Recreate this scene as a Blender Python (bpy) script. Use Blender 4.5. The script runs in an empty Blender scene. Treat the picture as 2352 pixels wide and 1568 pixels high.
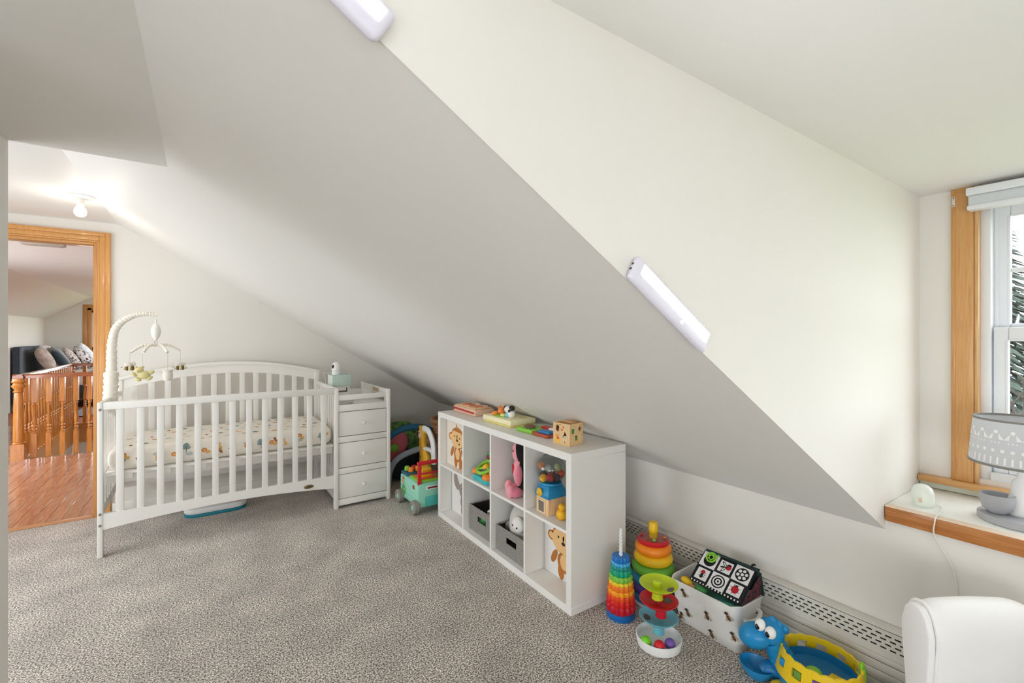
import bpy, bmesh, math, random
from mathutils import Matrix, Vector, Euler
PI = math.pi
random.seed(7)
SC = bpy.context.scene
COL = SC.collection

# ------------------------------------------------------------------ camera
CAM_H = 1.333
YAW = math.atan(712.5/1045.0)          # room axis lies this far left of the view axis
cam_d = bpy.data.cameras.new('camera')
cam_d.sensor_width = 36.0
cam_d.lens = 1045.0/2352.0*36.0
cam_d.shift_y = -14.0/2352.0
cam_d.clip_start = 0.02
cam = bpy.data.objects.new('camera', cam_d)
cam.location = (0, 0, CAM_H)
cam.rotation_euler = (PI/2, 0, -YAW)
COL.objects.link(cam)
SC.camera = cam

# ------------------------------------------------------------------ world / exposure
SC.view_settings.view_transform = 'Standard'
SC.view_settings.look = 'None'
SC.view_settings.gamma = 1.0
SC.view_settings.use_curve_mapping = False
SC.view_settings.exposure = 0.89
wd = bpy.data.worlds.new('sky')
SC.world = wd
wd.use_nodes = True
nt = wd.node_tree
bg = nt.nodes['Background']
bg.inputs['Color'].default_value = (0.985, 0.965, 1.0, 1)
bg.inputs['Strength'].default_value = 4.5
SC.cycles.diffuse_bounces = 8
SC.cycles.max_bounces = 14
SC.cycles.transparent_max_bounces = 16
SC.cycles.sample_clamp_indirect = 6.0
SC.cycles.caustics_reflective = False
SC.cycles.caustics_refractive = False

def portal(name, loc, rot, sx, sy):
    l = bpy.data.lights.new(name, 'AREA')
    l.shape = 'RECTANGLE'; l.size = sx; l.size_y = sy
    l.cycles.is_portal = True
    o = bpy.data.objects.new(name, l); COL.objects.link(o)
    o.location = loc; o.rotation_euler = rot
    return o
# daylight comes in through seen and added window openings (sampling portals, they emit nothing themselves)
portal('window_daylight', (2.66, -0.42, 1.32), (0, PI/2, 0), 1.15, 1.75)
portal('window_daylight', (-0.75, -2.78, 0.75), (PI/2, 0, 0), 2.2, 0.9)
portal('window_daylight', (-2.12, -1.175, 0.82), (0, -PI/2, 0), 1.1, 2.15)
portal('window_daylight', (-2.12, 2.975, 0.95), (0, -PI/2, 0), 1.3, 1.85)
portal('window_daylight', (-2.9, 6.5, 1.1), (0, -PI/2, 0), 1.0, 2.0)
portal('window_daylight', (0.65, 10.8, 1.56), (0, math.atan(0.593), 0), 1.45, 2.4)
portal('window_daylight', (-1.62, 13.75, 1.45), (-PI/2, 0, 0), 1.0, 1.0)
portal('window_daylight', (0.5, 13.75, 0.85), (-PI/2, 0, 0), 2.6, 1.1)

# ------------------------------------------------------------------ helpers
def lin(c):
    if isinstance(c, str):
        c = tuple(int(c[i:i+2], 16)/255.0 for i in (1, 3, 5))
    return tuple((x/12.92 if x <= 0.04045 else ((x+0.055)/1.055)**2.4) for x in c) + (1.0,)

MATS = {}
def pm(name, color, rough=0.5, vary=0.04, vscale=30.0, bump=0.0, bscale=200.0, metal=0.0, trans=0.0,
       emit=None, estr=0.0, coat=0.0, sheen=0.0, sss=0.0, alpha=1.0, ior=1.45, spec=0.5):
    if name in MATS: return MATS[name]
    m = bpy.data.materials.new(name); m.use_nodes = True
    t = m.node_tree; b = t.nodes['Principled BSDF']
    c = lin(color)
    tc = t.nodes.new('ShaderNodeTexCoord')
    if vary > 0:
        n = t.nodes.new('ShaderNodeTexNoise'); n.inputs['Scale'].default_value = vscale
        n.inputs['Detail'].default_value = 4
        t.links.new(tc.outputs['Object'], n.inputs['Vector'])
        mr = t.nodes.new('ShaderNodeMapRange')
        mr.inputs['To Min'].default_value = 1-vary; mr.inputs['To Max'].default_value = 1+vary
        t.links.new(n.outputs['Fac'], mr.inputs['Value'])
        hs = t.nodes.new('ShaderNodeHueSaturation'); hs.inputs['Color'].default_value = c
        t.links.new(mr.outputs['Result'], hs.inputs['Value'])
        t.links.new(hs.outputs['Color'], b.inputs['Base Color'])
    else:
        b.inputs['Base Color'].default_value = c
    b.inputs['Roughness'].default_value = rough
    b.inputs['Metallic'].default_value = metal
    b.inputs['Transmission Weight'].default_value = trans
    b.inputs['Coat Weight'].default_value = coat
    b.inputs['Sheen Weight'].default_value = sheen
    b.inputs['IOR'].default_value = ior
    b.inputs['Specular IOR Level'].default_value = spec
    b.inputs['Alpha'].default_value = alpha
    if sss > 0:
        b.inputs['Subsurface Weight'].default_value = sss
        b.inputs['Subsurface Scale'].default_value = 0.01
    if emit:
        b.inputs['Emission Color'].default_value = lin(emit)
        b.inputs['Emission Strength'].default_value = estr
    if bump > 0:
        n2 = t.nodes.new('ShaderNodeTexNoise'); n2.inputs['Scale'].default_value = bscale
        n2.inputs['Detail'].default_value = 3
        t.links.new(tc.outputs['Object'], n2.inputs['Vector'])
        bp = t.nodes.new('ShaderNodeBump'); bp.inputs['Strength'].default_value = bump
        bp.inputs['Distance'].default_value = 0.003
        t.links.new(n2.outputs['Fac'], bp.inputs['Height'])
        t.links.new(bp.outputs['Normal'], b.inputs['Normal'])
    MATS[name] = m
    return m

def wood(name, c1, c2, axis='Z', scale=9.0, rough=0.35, coat=0.2, stretch=14.0, dist=2.0):
    if name in MATS: return MATS[name]
    m = bpy.data.materials.new(name); m.use_nodes = True
    t = m.node_tree; b = t.nodes['Principled BSDF']
    tc = t.nodes.new('ShaderNodeTexCoord'); mp = t.nodes.new('ShaderNodeMapping')
    s = [stretch, stretch, stretch]; s['XYZ'.index(axis)] = 1.0
    mp.inputs['Scale'].default_value = s
    t.links.new(tc.outputs['Object'], mp.inputs['Vector'])
    oi = t.nodes.new('ShaderNodeObjectInfo')
    ad = t.nodes.new('ShaderNodeVectorMath'); ad.operation = 'ADD'
    sc = t.nodes.new('ShaderNodeVectorMath'); sc.operation = 'SCALE'; sc.inputs['Scale'].default_value = 30.0
    cb = t.nodes.new('ShaderNodeCombineXYZ')
    for k in range(3): t.links.new(oi.outputs['Random'], cb.inputs[k])
    t.links.new(cb.outputs['Vector'], sc.inputs[0])
    t.links.new(mp.outputs['Vector'], ad.inputs[0]); t.links.new(sc.outputs['Vector'], ad.inputs[1])
    n = t.nodes.new('ShaderNodeTexNoise'); n.inputs['Scale'].default_value = scale/3
    n.inputs['Detail'].default_value = 6; n.inputs['Distortion'].default_value = dist
    t.links.new(ad.outputs['Vector'], n.inputs['Vector'])
    r = t.nodes.new('ShaderNodeValToRGB')
    r.color_ramp.elements[0].position = 0.3; r.color_ramp.elements[0].color = lin(c1)
    r.color_ramp.elements[1].position = 0.7; r.color_ramp.elements[1].color = lin(c2)
    t.links.new(n.outputs['Fac'], r.inputs['Fac'])
    hs = t.nodes.new('ShaderNodeHueSaturation')
    mr = t.nodes.new('ShaderNodeMapRange'); mr.inputs['To Min'].default_value = 0.88; mr.inputs['To Max'].default_value = 1.1
    t.links.new(oi.outputs['Random'], mr.inputs['Value']); t.links.new(mr.outputs['Result'], hs.inputs['Value'])
    t.links.new(r.outputs['Color'], hs.inputs['Color'])
    t.links.new(hs.outputs['Color'], b.inputs['Base Color'])
    b.inputs['Roughness'].default_value = rough; b.inputs['Coat Weight'].default_value = coat
    MATS[name] = m
    return m

def two_tone(name, c1, c2, scale, rough=0.9, lo=0.4, hi=0.6, bump=0.0, detail=2, dist=0.003, c_mid=None):
    """fine speckle of two colours"""
    if name in MATS: return MATS[name]
    m = bpy.data.materials.new(name); m.use_nodes = True
    t = m.node_tree; b = t.nodes['Principled BSDF']
    tc = t.nodes.new('ShaderNodeTexCoord')
    n = t.nodes.new('ShaderNodeTexNoise'); n.inputs['Scale'].default_value = scale; n.inputs['Detail'].default_value = detail
    t.links.new(tc.outputs['Object'], n.inputs['Vector'])
    r = t.nodes.new('ShaderNodeValToRGB')
    r.color_ramp.elements[0].position = lo; r.color_ramp.elements[0].color = lin(c1)
    r.color_ramp.elements[1].position = hi; r.color_ramp.elements[1].color = lin(c2)
    t.links.new(n.outputs['Fac'], r.inputs['Fac'])
    t.links.new(r.outputs['Color'], b.inputs['Base Color'])
    b.inputs['Roughness'].default_value = rough
    if bump:
        bp = t.nodes.new('ShaderNodeBump'); bp.inputs['Strength'].default_value = bump; bp.inputs['Distance'].default_value = dist
        t.links.new(n.outputs['Fac'], bp.inputs['Height']); t.links.new(bp.outputs['Normal'], b.inputs['Normal'])
    MATS[name] = m
    return m

class MB:
    """collects geometry for ONE mesh object"""
    def __init__(s): s.v = []; s.f = []; s.mi = []; s.m = 0; s.M = None
    def mat(s, i): s.m = i; return s
    def xf(s, M): s.M = M; return s
    def add(s, vs, fs):
        o = len(s.v)
        if s.M is not None: vs = [tuple(s.M @ Vector(p)) for p in vs]
        s.v += [tuple(p) for p in vs]
        for f in fs: s.f.append(tuple(o+i for i in f)); s.mi.append(s.m)
        return s
    def box(s, x0, x1, y0, y1, z0, z1):
        if x0 > x1: x0, x1 = x1, x0
        if y0 > y1: y0, y1 = y1, y0
        if z0 > z1: z0, z1 = z1, z0
        return s.add([(x0,y0,z0),(x1,y0,z0),(x1,y1,z0),(x0,y1,z0),(x0,y0,z1),(x1,y0,z1),(x1,y1,z1),(x0,y1,z1)],
                     [(0,3,2,1),(4,5,6,7),(0,1,5,4),(1,2,6,5),(2,3,7,6),(3,0,4,7)])
    def cbox(s, c, d): return s.box(c[0]-d[0]/2,c[0]+d[0]/2,c[1]-d[1]/2,c[1]+d[1]/2,c[2]-d[2]/2,c[2]+d[2]/2)
    def lathe(s, prof, n=24, c=(0,0,0), R=None, sx=1.0, sy=1.0):
        R = R or Matrix.Identity(3)
        vs = []; fs = []
        for r, z in prof:
            for k in range(n):
                a = 2*PI*k/n
                p = R @ Vector((r*math.cos(a)*sx, r*math.sin(a)*sy, z))
                vs.append((p.x+c[0], p.y+c[1], p.z+c[2]))
        for i in range(len(prof)-1):
            for k in range(n):
                a, b = i*n+k, i*n+(k+1) % n
                fs.append((a, b, b+n, a+n))
        if prof[0][0] > 1e-6: fs.append(tuple(range(n-1, -1, -1)))
        if prof[-1][0] > 1e-6: fs.append(tuple((len(prof)-1)*n+k for k in range(n)))
        return s.add(vs, fs)
    def ring(s, prof, n=24, c=(0,0,0), R=None, sx=1.0, sy=1.0):
        """closed profile swept round the axis"""
        R = R or Matrix.Identity(3); vs = []; fs = []; m = len(prof)
        for r, z in prof:
            for k in range(n):
                a = 2*PI*k/n; p = R @ Vector((r*math.cos(a)*sx, r*math.sin(a)*sy, z))
                vs.append((p.x+c[0], p.y+c[1], p.z+c[2]))
        for i in range(m):
            j = (i+1) % m
            for k in range(n):
                l = (k+1) % n
                fs.append((i*n+k, i*n+l, j*n+l, j*n+k))
        return s.add(vs, fs)
    def cyl(s, p0, p1, r0, r1=None, n=16):
        return s.tube([p0, p1], [r0, r0 if r1 is None else r1], n)
    def tube(s, pts, r, n=10, closed=False, flat=1.0):
        P = [Vector(p) for p in pts]; N = len(P)
        rs = list(r) if isinstance(r, (list, tuple)) else [r]*N
        vs = []; fs = []; up = None
        for i in range(N):
            if closed: t = P[(i+1) % N]-P[i-1]
            else: t = P[min(i+1, N-1)]-P[max(i-1, 0)]
            t.normalize()
            if up is None:
                up = Vector((0,0,1)) if abs(t.z) < 0.9 else Vector((1,0,0))
            u = up - t*up.dot(t)
            if u.length < 1e-5: u = t.orthogonal()
            u.normalize(); w = t.cross(u); up = u
            for k in range(n):
                a = 2*PI*k/n
                q = P[i] + u*math.cos(a)*rs[i]*flat + w*math.sin(a)*rs[i]
                vs.append(tuple(q))
        for i in range(N if closed else N-1):
            j = (i+1) % N
            for k in range(n):
                l = (k+1) % n
                fs.append((i*n+k, i*n+l, j*n+l, j*n+k))
        if not closed:
            fs.append(tuple(range(n-1, -1, -1))); fs.append(tuple((N-1)*n+k for k in range(n)))
        return s.add(vs, fs)
    def ell(s, c, r, nu=16, nv=10, R=None):
        if not isinstance(r, (tuple, list)): r = (r, r, r)
        R = R or Matrix.Identity(3)
        vs = []; fs = []
        for i in range(1, nv):
            th = PI*i/nv
            for k in range(nu):
                a = 2*PI*k/nu
                p = R @ Vector((r[0]*math.sin(th)*math.cos(a), r[1]*math.sin(th)*math.sin(a), r[2]*math.cos(th)))
                vs.append((c[0]+p.x, c[1]+p.y, c[2]+p.z))
        for q in ((0,0,r[2]), (0,0,-r[2])):
            p = R @ Vector(q); vs.append((c[0]+p.x, c[1]+p.y, c[2]+p.z))
        T = (nv-1)*nu; B = T+1
        for i in range(nv-2):
            for k in range(nu):
                l = (k+1) % nu
                fs.append((i*nu+k, (i+1)*nu+k, (i+1)*nu+l, i*nu+l))
        for k in range(nu):
            l = (k+1) % nu
            fs.append((T, k, l)); fs.append((B, (nv-2)*nu+l, (nv-2)*nu+k))
        return s.add(vs, fs)
    def torus(s, c, R0, r, n=24, m=10, R=None, rz=None):
        rz = rz or r
        return s.ring([(R0+r*math.cos(2*PI*i/m), rz*math.sin(2*PI*i/m)) for i in range(m)], n, c, R)
    def prism(s, poly, z0, z1):
        n = len(poly)
        vs = [(x, y, z0) for x, y in poly]+[(x, y, z1) for x, y in poly]
        fs = [tuple(range(n-1, -1, -1)), tuple(range(n, 2*n))]
        for i in range(n):
            j = (i+1) % n; fs.append((i, j, n+j, n+i))
        return s.add(vs, fs)
    def flat(s, poly, z=0.0):
        return s.add([(x, y, z) for x, y in poly], [tuple(range(len(poly)))])
    def oval(s, cx, cy, rx, ry, z=0.0, rot=0.0, n=20):
        ca, sa = math.cos(rot), math.sin(rot)
        return s.flat([(cx+rx*math.cos(2*PI*k/n)*ca-ry*math.sin(2*PI*k/n)*sa,
                        cy+rx*math.cos(2*PI*k/n)*sa+ry*math.sin(2*PI*k/n)*ca) for k in range(n)], z)
    def mesh(s, name, smooth=True, bevel=0.0, seg=2, ang=40):
        me = bpy.data.meshes.new(name)
        me.from_pydata(s.v, [], s.f)
        for p, i in zip(me.polygons, s.mi): p.material_index = i
        bm = bmesh.new(); bm.from_mesh(me)
        bmesh.ops.recalc_face_normals(bm, faces=bm.faces)
        if bevel > 0:
            es = [e for e in bm.edges if len(e.link_faces) == 2 and e.calc_face_angle(0) > math.radians(35)]
            bmesh.ops.bevel(bm, geom=es, offset=bevel, segments=seg, affect='EDGES', profile=0.5, clamp_overlap=True)
        if smooth:
            for f in bm.faces: f.smooth = True
            for e in bm.edges:
                e.smooth = not (len(e.link_faces) == 2 and e.calc_face_angle(0) > math.radians(ang))
        bm.to_mesh(me); bm.free()
        return me
    def build(s, name, mats, parent=None, loc=None, rot=None, **kw):
        me = s.mesh(name, **kw)
        for m in (mats if isinstance(mats, (list, tuple)) else [mats]): me.materials.append(m)
        o = bpy.data.objects.new(name, me); COL.objects.link(o)
        if parent: o.parent = parent
        if loc: o.location = loc
        if rot: o.rotation_euler = rot
        return o

def like(src, parent, loc=None, rot=None, scale=None):
    """another object that shares the mesh of src"""
    o = src.copy(); COL.objects.link(o); o.parent = parent
    if loc is not None: o.location = loc
    if rot is not None: o.rotation_euler = rot
    if scale is not None: o.scale = scale
    return o
def thing(name, label, cat, loc=(0,0,0), rz=0.0, group=None):
    o = bpy.data.objects.new(name, None); COL.objects.link(o)
    o.empty_display_size = 0.05
    o.location = loc; o.rotation_euler = (0, 0, rz)
    return tag(o, label, cat, group)
def tag(o, label, cat, group=None):
    o['label'] = label; o['category'] = cat
    if group: o['group'] = group
    return o
def struct(o, label=None):
    o['kind'] = 'structure'
    if label: o['label'] = label
    return o
def MX(x, y, z):      # plane facing -X: u runs to -Y, v up, w out towards -X
    return Matrix(((0,0,-1,x),(-1,0,0,y),(0,1,0,z),(0,0,0,1)))
def MY(x, y, z):      # plane facing -Y: u runs to +X, v up, w out towards -Y
    return Matrix(((1,0,0,x),(0,0,-1,y),(0,1,0,z),(0,0,0,1)))
def RZ(a): return Matrix.Rotation(a, 3, 'Z')
def RX(a): return Matrix.Rotation(a, 3, 'X')
def RY(a): return Matrix.Rotation(a, 3, 'Y')
def circ(cx, cy, r, n=20): return [(cx+r*math.cos(2*PI*k/n), cy+r*math.sin(2*PI*k/n)) for k in range(n)]
def bez(p, n=12):
    """Catmull-Rom through points"""
    P = [Vector(q) for q in p]; P = [2*P[0]-P[1]]+P+[2*P[-1]-P[-2]]; out = []
    for i in range(1, len(P)-2):
        for k in range(n):
            t = k/n; a, b, c, d = P[i-1:i+3]
            out.append(0.5*((2*b)+(c-a)*t+(2*a-5*b+4*c-d)*t*t+(3*b-a-3*c+d)*t**3))
    out.append(P[-2])
    return out
# ------------------------------------------------------------------ shared materials
WALL = pm('wall_paint', '#E6E3DD', 0.75, vary=0.012, vscale=3, bump=0.06, bscale=120)
CEIL = pm('ceiling_paint', '#E8E7E4', 0.55, vary=0.012, vscale=3, bump=0.05, bscale=90)
OAK = wood('honey_oak', '#C48A4B', '#D29B5A', 'Z', rough=0.32)
OAKX = wood('honey_oak_x', '#C48A4B', '#D29B5A', 'X', rough=0.32)
OAKY = wood('honey_oak_y', '#C48A4B', '#D29B5A', 'Y', rough=0.32)
VINYL = pm('white_vinyl', '#E6E8EC', 0.35, vary=0.01)
WHITE = pm('white_furniture_paint', '#EBE9E5', 0.42, vary=0.012, vscale=8)
GLASS = pm('window_glass', '#FFFFFF', 0.0, vary=0, trans=1.0, ior=1.45)
def clear_glass(name, tint='#FFFFFF', gloss=0.12):
    m = bpy.data.materials.new(name); m.use_nodes = True
    t = m.node_tree; t.nodes.remove(t.nodes['Principled BSDF'])
    out = t.nodes['Material Output']
    tr = t.nodes.new('ShaderNodeBsdfTransparent'); tr.inputs['Color'].default_value = lin(tint)
    gl = t.nodes.new('ShaderNodeBsdfGlossy'); gl.inputs['Roughness'].default_value = 0.03
    fr = t.nodes.new('ShaderNodeLayerWeight'); fr.inputs['Blend'].default_value = 0.5
    pw = t.nodes.new('ShaderNodeMath'); pw.operation = 'POWER'; pw.inputs[1].default_value = 3.0
    ml = t.nodes.new('ShaderNodeMath'); ml.operation = 'MULTIPLY_ADD'; ml.inputs[1].default_value = gloss*4; ml.inputs[2].default_value = 0.04
    t.links.new(fr.outputs['Facing'], pw.inputs[0]); t.links.new(pw.outputs['Value'], ml.inputs[0])
    mx = t.nodes.new('ShaderNodeMixShader')
    t.links.new(ml.outputs['Value'], mx.inputs['Fac']); t.links.new(tr.outputs['BSDF'], mx.inputs[1])
    t.links.new(gl.outputs['BSDF'], mx.inputs[2]); t.links.new(mx.outputs['Shader'], out.inputs['Surface'])
    MATS[name] = m
    return m
PANE = clear_glass('window_pane_glass', '#F6FAFA')

# ------------------------------------------------------------------ the shell
KX = 2.10; KZ = 0.612; PITCH = 0.593            # knee wall, its top, pitch of the roof slope
def sz(x): return KZ+PITCH*(KX-x)
FLAT = 1.915; HALL = 2.165
XF = KX-(FLAT-KZ)/PITCH; XH = KX-(HALL-KZ)/PITCH
YC = 0.616; YC2 = -1.45                         # dormer cheeks
YS = 1.97                                       # step in the ceiling
YE = 4.48; YG = -2.65; XL = -2.0; XWIN = 2.50

def carpet_mat():
    m = bpy.data.materials.new('carpet_pile'); m.use_nodes = True
    t = m.node_tree; b = t.nodes['Principled BSDF']
    tc = t.nodes.new('ShaderNodeTexCoord')
    def noise(sc, det, rough=0.5):
        n = t.nodes.new('ShaderNodeTexNoise'); n.inputs['Scale'].default_value = sc
        n.inputs['Detail'].default_value = det; n.inputs['Roughness'].default_value = rough
        t.links.new(tc.outputs['Object'], n.inputs['Vector']); return n
    n1 = noise(150, 2, 0.6); n2 = noise(4.5, 3); n3 = noise(60, 2)
    r = t.nodes.new('ShaderNodeValToRGB')
    e = r.color_ramp.elements
    e[0].position = 0.38; e[0].color = lin('#554C45'); e[1].position = 0.62; e[1].color = lin('#F4ECE2')
    k = e.new(0.5); k.color = lin('#B3AAA0')
    t.links.new(n1.outputs['Fac'], r.inputs['Fac'])
    mr = t.nodes.new('ShaderNodeMapRange'); mr.inputs['From Min'].default_value = 0.3; mr.inputs['From Max'].default_value = 0.7
    mr.inputs['To Min'].default_value = 0.82; mr.inputs['To Max'].default_value = 1.16
    t.links.new(n2.outputs['Fac'], mr.inputs['Value'])
    hs = t.nodes.new('ShaderNodeHueSaturation')
    t.links.new(r.outputs['Color'], hs.inputs['Color']); t.links.new(mr.outputs['Result'], hs.inputs['Value'])
    t.links.new(hs.outputs['Color'], b.inputs['Base Color'])
    b.inputs['Roughness'].default_value = 1.0; b.inputs['Specular IOR Level'].default_value = 0.05
    b.inputs['Sheen Weight'].default_value = 0.25
    ad = t.nodes.new('ShaderNodeMath'); ad.operation = 'ADD'
    t.links.new(n1.outputs['Fac'], ad.inputs[0]); t.links.new(n3.outputs['Fac'], ad.inputs[1])
    bp = t.nodes.new('ShaderNodeBump'); bp.inputs['Strength'].default_value = 0.9; bp.inputs['Distance'].default_value = 0.006
    t.links.new(ad.outputs['Value'], bp.inputs['Height']); t.links.new(bp.outputs['Normal'], b.inputs['Normal'])
    return m
CARPET = carpet_mat()
fl = MB().box(XL-0.1, KX+0.1, YG-0.1, YE, -0.06, 0.0).build('floor', CARPET, smooth=False)
struct(fl, 'grey-brown speckled cut-pile carpet of the nursery')

T = 0.08
def wallbox(name, label, mat=WALL, *boxes):
    b = MB()
    for q in boxes: b.box(*q)
    return struct(b.build(name, mat, smooth=False), label)

# knee wall under the slope, and the parapet under the dormer sill
wallbox('wall_right', 'low off-white knee wall below the roof slope', WALL,
        (KX, KX+T, YC, YE, -0.06, KZ+0.05), (KX, KX+T, YG, YC2, -0.06, KZ+0.05), (KX, KX+T, YC2, YC, -0.06, 0.66))
# roof slope (with thickness)
def slope_piece(b, x0, x1, y0, y1, t=0.08):
    b.add([(x0,y0,sz(x0)),(x1,y0,sz(x1)),(x1,y1,sz(x1)),(x0,y1,sz(x0)),
           (x0,y0,sz(x0)+t),(x1,y0,sz(x1)+t),(x1,y1,sz(x1)+t),(x0,y1,sz(x0)+t)],
          [(0,3,2,1),(4,5,6,7),(0,1,5,4),(1,2,6,5),(2,3,7,6),(3,0,4,7)])
b = MB(); slope_piece(b, XF, KX+0.1, YC+0.005, YS); slope_piece(b, XH, KX+0.1, YS, YE); slope_piece(b, XF, KX+0.1, YG, YC2-0.005)
struct(b.build('ceiling_slope', CEIL, smooth=False), 'long grey-white sloping ceiling under the roof')
b = MB().box(XL, XF, YG, YS, FLAT, FLAT+T).box(XF, XWIN+0.1, YC2, YC+0.004, FLAT, FLAT+T)
b.box(XL, XF-0.03, YS-T, YS, FLAT+0.03, HALL+T)
struct(b.build('ceiling', CEIL, smooth=False), 'low flat white ceiling running out into the dormer')
b = MB().box(XL, XH, YS, YE, HALL, HALL+T)
struct(b.build('ceiling_raised', CEIL, smooth=False), 'raised flat ceiling with the bare bulb')
# dormer cheeks: triangle-like plates between slope and dormer ceiling
def cheek(y0, y1):
    bb = MB()
    pts = [(XF-0.02, FLAT+0.01), (KX, KZ), (KX+0.02, 0.60), (XWIN+0.1, 0.60), (XWIN+0.1, FLAT+0.01)]
    n = len(pts)
    vs = [(x, y0, z) for x, z in pts]+[(x, y1, z) for x, z in pts]
    fs = [tuple(range(n)), tuple(range(2*n-1, n-1, -1))]+[(i, (i+1) % n, n+(i+1) % n, n+i) for i in range(n)]
    return bb.add(vs, fs)
struct(cheek(YC, YC+0.005).build('wall_dormer', WALL, smooth=False), 'bright white triangular cheek wall of the dormer')
struct(cheek(YC2-0.005, YC2).build('wall_dormer_far', WALL, smooth=False), 'opposite cheek wall of the dormer')
# window wall of the dormer with one wide opening
WY0, WY1, WZ0, WZ1 = -1.29, 0.452, 0.775, 1.875
wallbox('wall_window', 'off-white dormer wall round the window', WALL,
        (XWIN, XWIN+0.14, WY1, YC+0.05, 0.6, FLAT+0.05), (XWIN, XWIN+0.14, YC2-0.05, WY0, 0.6, FLAT+0.05),
        (XWIN, XWIN+0.14, WY0, WY1, 0.6, WZ0), (XWIN, XWIN+0.14, WY0, WY1, WZ1, FLAT+0.05))
# end wall with the cased doorway
DX0, DX1, DZ = -1.46, -0.633, 2.015
e1 = MB()
def endpoly(pts, y0=YE, y1=YE+0.12):
    n = len(pts)
    vs = [(x, y0, z) for x, z in pts]+[(x, y1, z) for x, z in pts]
    e1.add(vs, [tuple(range(n)), tuple(range(2*n-1, n-1, -1))]+[(i, (i+1) % n, n+(i+1) % n, n+i) for i in range(n)])
endpoly([(DX1, -0.06), (KX+0.1, -0.06), (KX+0.1, sz(KX+0.1)+0.06), (XH, HALL+0.06), (DX1, HALL+0.06)])
endpoly([(DX0, DZ), (DX1, DZ), (DX1, HALL+0.06), (DX0, HALL+0.06)])
endpoly([(XL-0.1, -0.06), (DX0, -0.06), (DX0, HALL+0.06), (XL-0.1, HALL+0.06)])
struct(e1.build('wall_back', WALL, smooth=False), 'off-white end wall behind the crib')
GX0, GX1, GZ0, GZ1 = -1.85, 0.35, 0.29, 1.35  # openings added out of view to let in more daylight
LY0, LY1 = -2.25, -0.1
# stub wall at the left edge of the view, outer left wall, gable wall behind the viewer
wallbox('wall_left', 'end of the off-white partition beside the opening', WALL, (-0.60, -0.478, 1.15, YS, -0.06, FLAT+0.02))
wallbox('wall_far_left', 'plain off-white side wall with window openings added for light', WALL, (XL-0.1, XL, LY1, 2.05, -0.06, HALL+0.1), (XL-0.1, XL, 3.9, YE, -0.06, HALL+0.1), (XL-0.1, XL, 2.05, 3.9, -0.06, 0.3), (XL-0.1, XL, 2.05, 3.9, 1.6, HALL+0.1), (XL-0.1, XL, YG-0.1, LY0, -0.06, HALL+0.1), (XL-0.1, XL, LY0, LY1, -0.06, GZ0), (XL-0.1, XL, LY0, LY1, GZ1, HALL+0.1))
wallbox('wall_gable', 'gable wall behind the viewer, its window opening added for light', WALL,
        (XL-0.1, GX0, YG-0.12, YG, -0.06, HALL), (GX1, KX+0.1, YG-0.12, YG, -0.06, HALL),
        (GX0, GX1, YG-0.12, YG, -0.06, GZ0), (GX0, GX1, YG-0.12, YG, 1.19, HALL))

# door casing: stepped moulding round the opening, jamb lining, threshold
def casing(y0, sgn):
    b = MB()
    for (w0, w1, d) in ((0.0, 0.012, 0.012), (0.012, 0.045, 0.017), (0.045, 0.075, 0.022)):
        ya, yb = sorted((y0, y0+sgn*d))
        b.box(DX1+w0, DX1+w1, ya, yb, 0.0, DZ+w1)
        b.box(DX0-w1, DX0-w0, ya, yb, 0.0, DZ+w1)
        b.box(DX0-w0, DX1+w0, ya, yb, DZ+w0, DZ+w1)
    return b
dr = casing(YE, -1).build('trim_1', OAK, bevel=0.003); struct(dr, 'honey-oak door casing with stepped moulding')
b = MB().box(DX1-0.02, DX1, YE-0.002, YE+0.122, 0, DZ).box(DX0, DX0+0.02, YE-0.002, YE+0.122, 0, DZ)
b.box(DX0+0.02, DX1-0.02, YE-0.002, YE+0.122, DZ-0.02, DZ)
b.box(DX0+0.02, DX0+0.032, YE+0.05, YE+0.085, 0, DZ-0.02).box(DX1-0.032, DX1-0.02, YE+0.05, YE+0.085, 0, DZ-0.02)
o = b.build('jamb_lining', OAK, bevel=0.002); o.parent = dr
MB().box(DX1-0.026, DX1-0.018, YE+0.09, YE+0.12, 0.98, 1.06).build('strike_plate', pm('brass', '#C9A860', 0.3, metal=1.0), parent=dr)
BASE = pm('baseboard_paint', '#E4E1DA', 0.5)
b = MB().box(DX1+0.08, KX-0.001, YE-0.014, YE, 0.0, 0.085)
struct(b.build('baseboard_back', BASE, bevel=0.004), 'painted baseboard of the end wall')
b = MB().box(DX0+0.02, DX1-0.02, YE-0.012, YE+0.05, 0.0, 0.008)
struct(b.build('trim_2', wood('threshold_oak', '#C08858', '#D6A070', 'X'), bevel=0.003), 'thin oak threshold strip between carpet and boards')

# ------------------------------------------------------------------ dormer window
wn = thing('window_1', 'white double-hung dormer window with honey-oak casing', 'window', (XWIN, 0.45, 0.70))
del wn['category']; wn['kind'] = 'structure'
def W(bx, name, mat, par=wn, bevel=0.002, **k):
    bb = MB()
    for q in bx: bb.box(q[0]-XWIN, q[1]-XWIN, q[2]-0.45, q[3]-0.45, q[4]-0.70, q[5]-0.70)
    return bb.build(name, mat, par, bevel=bevel, **k)
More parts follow.
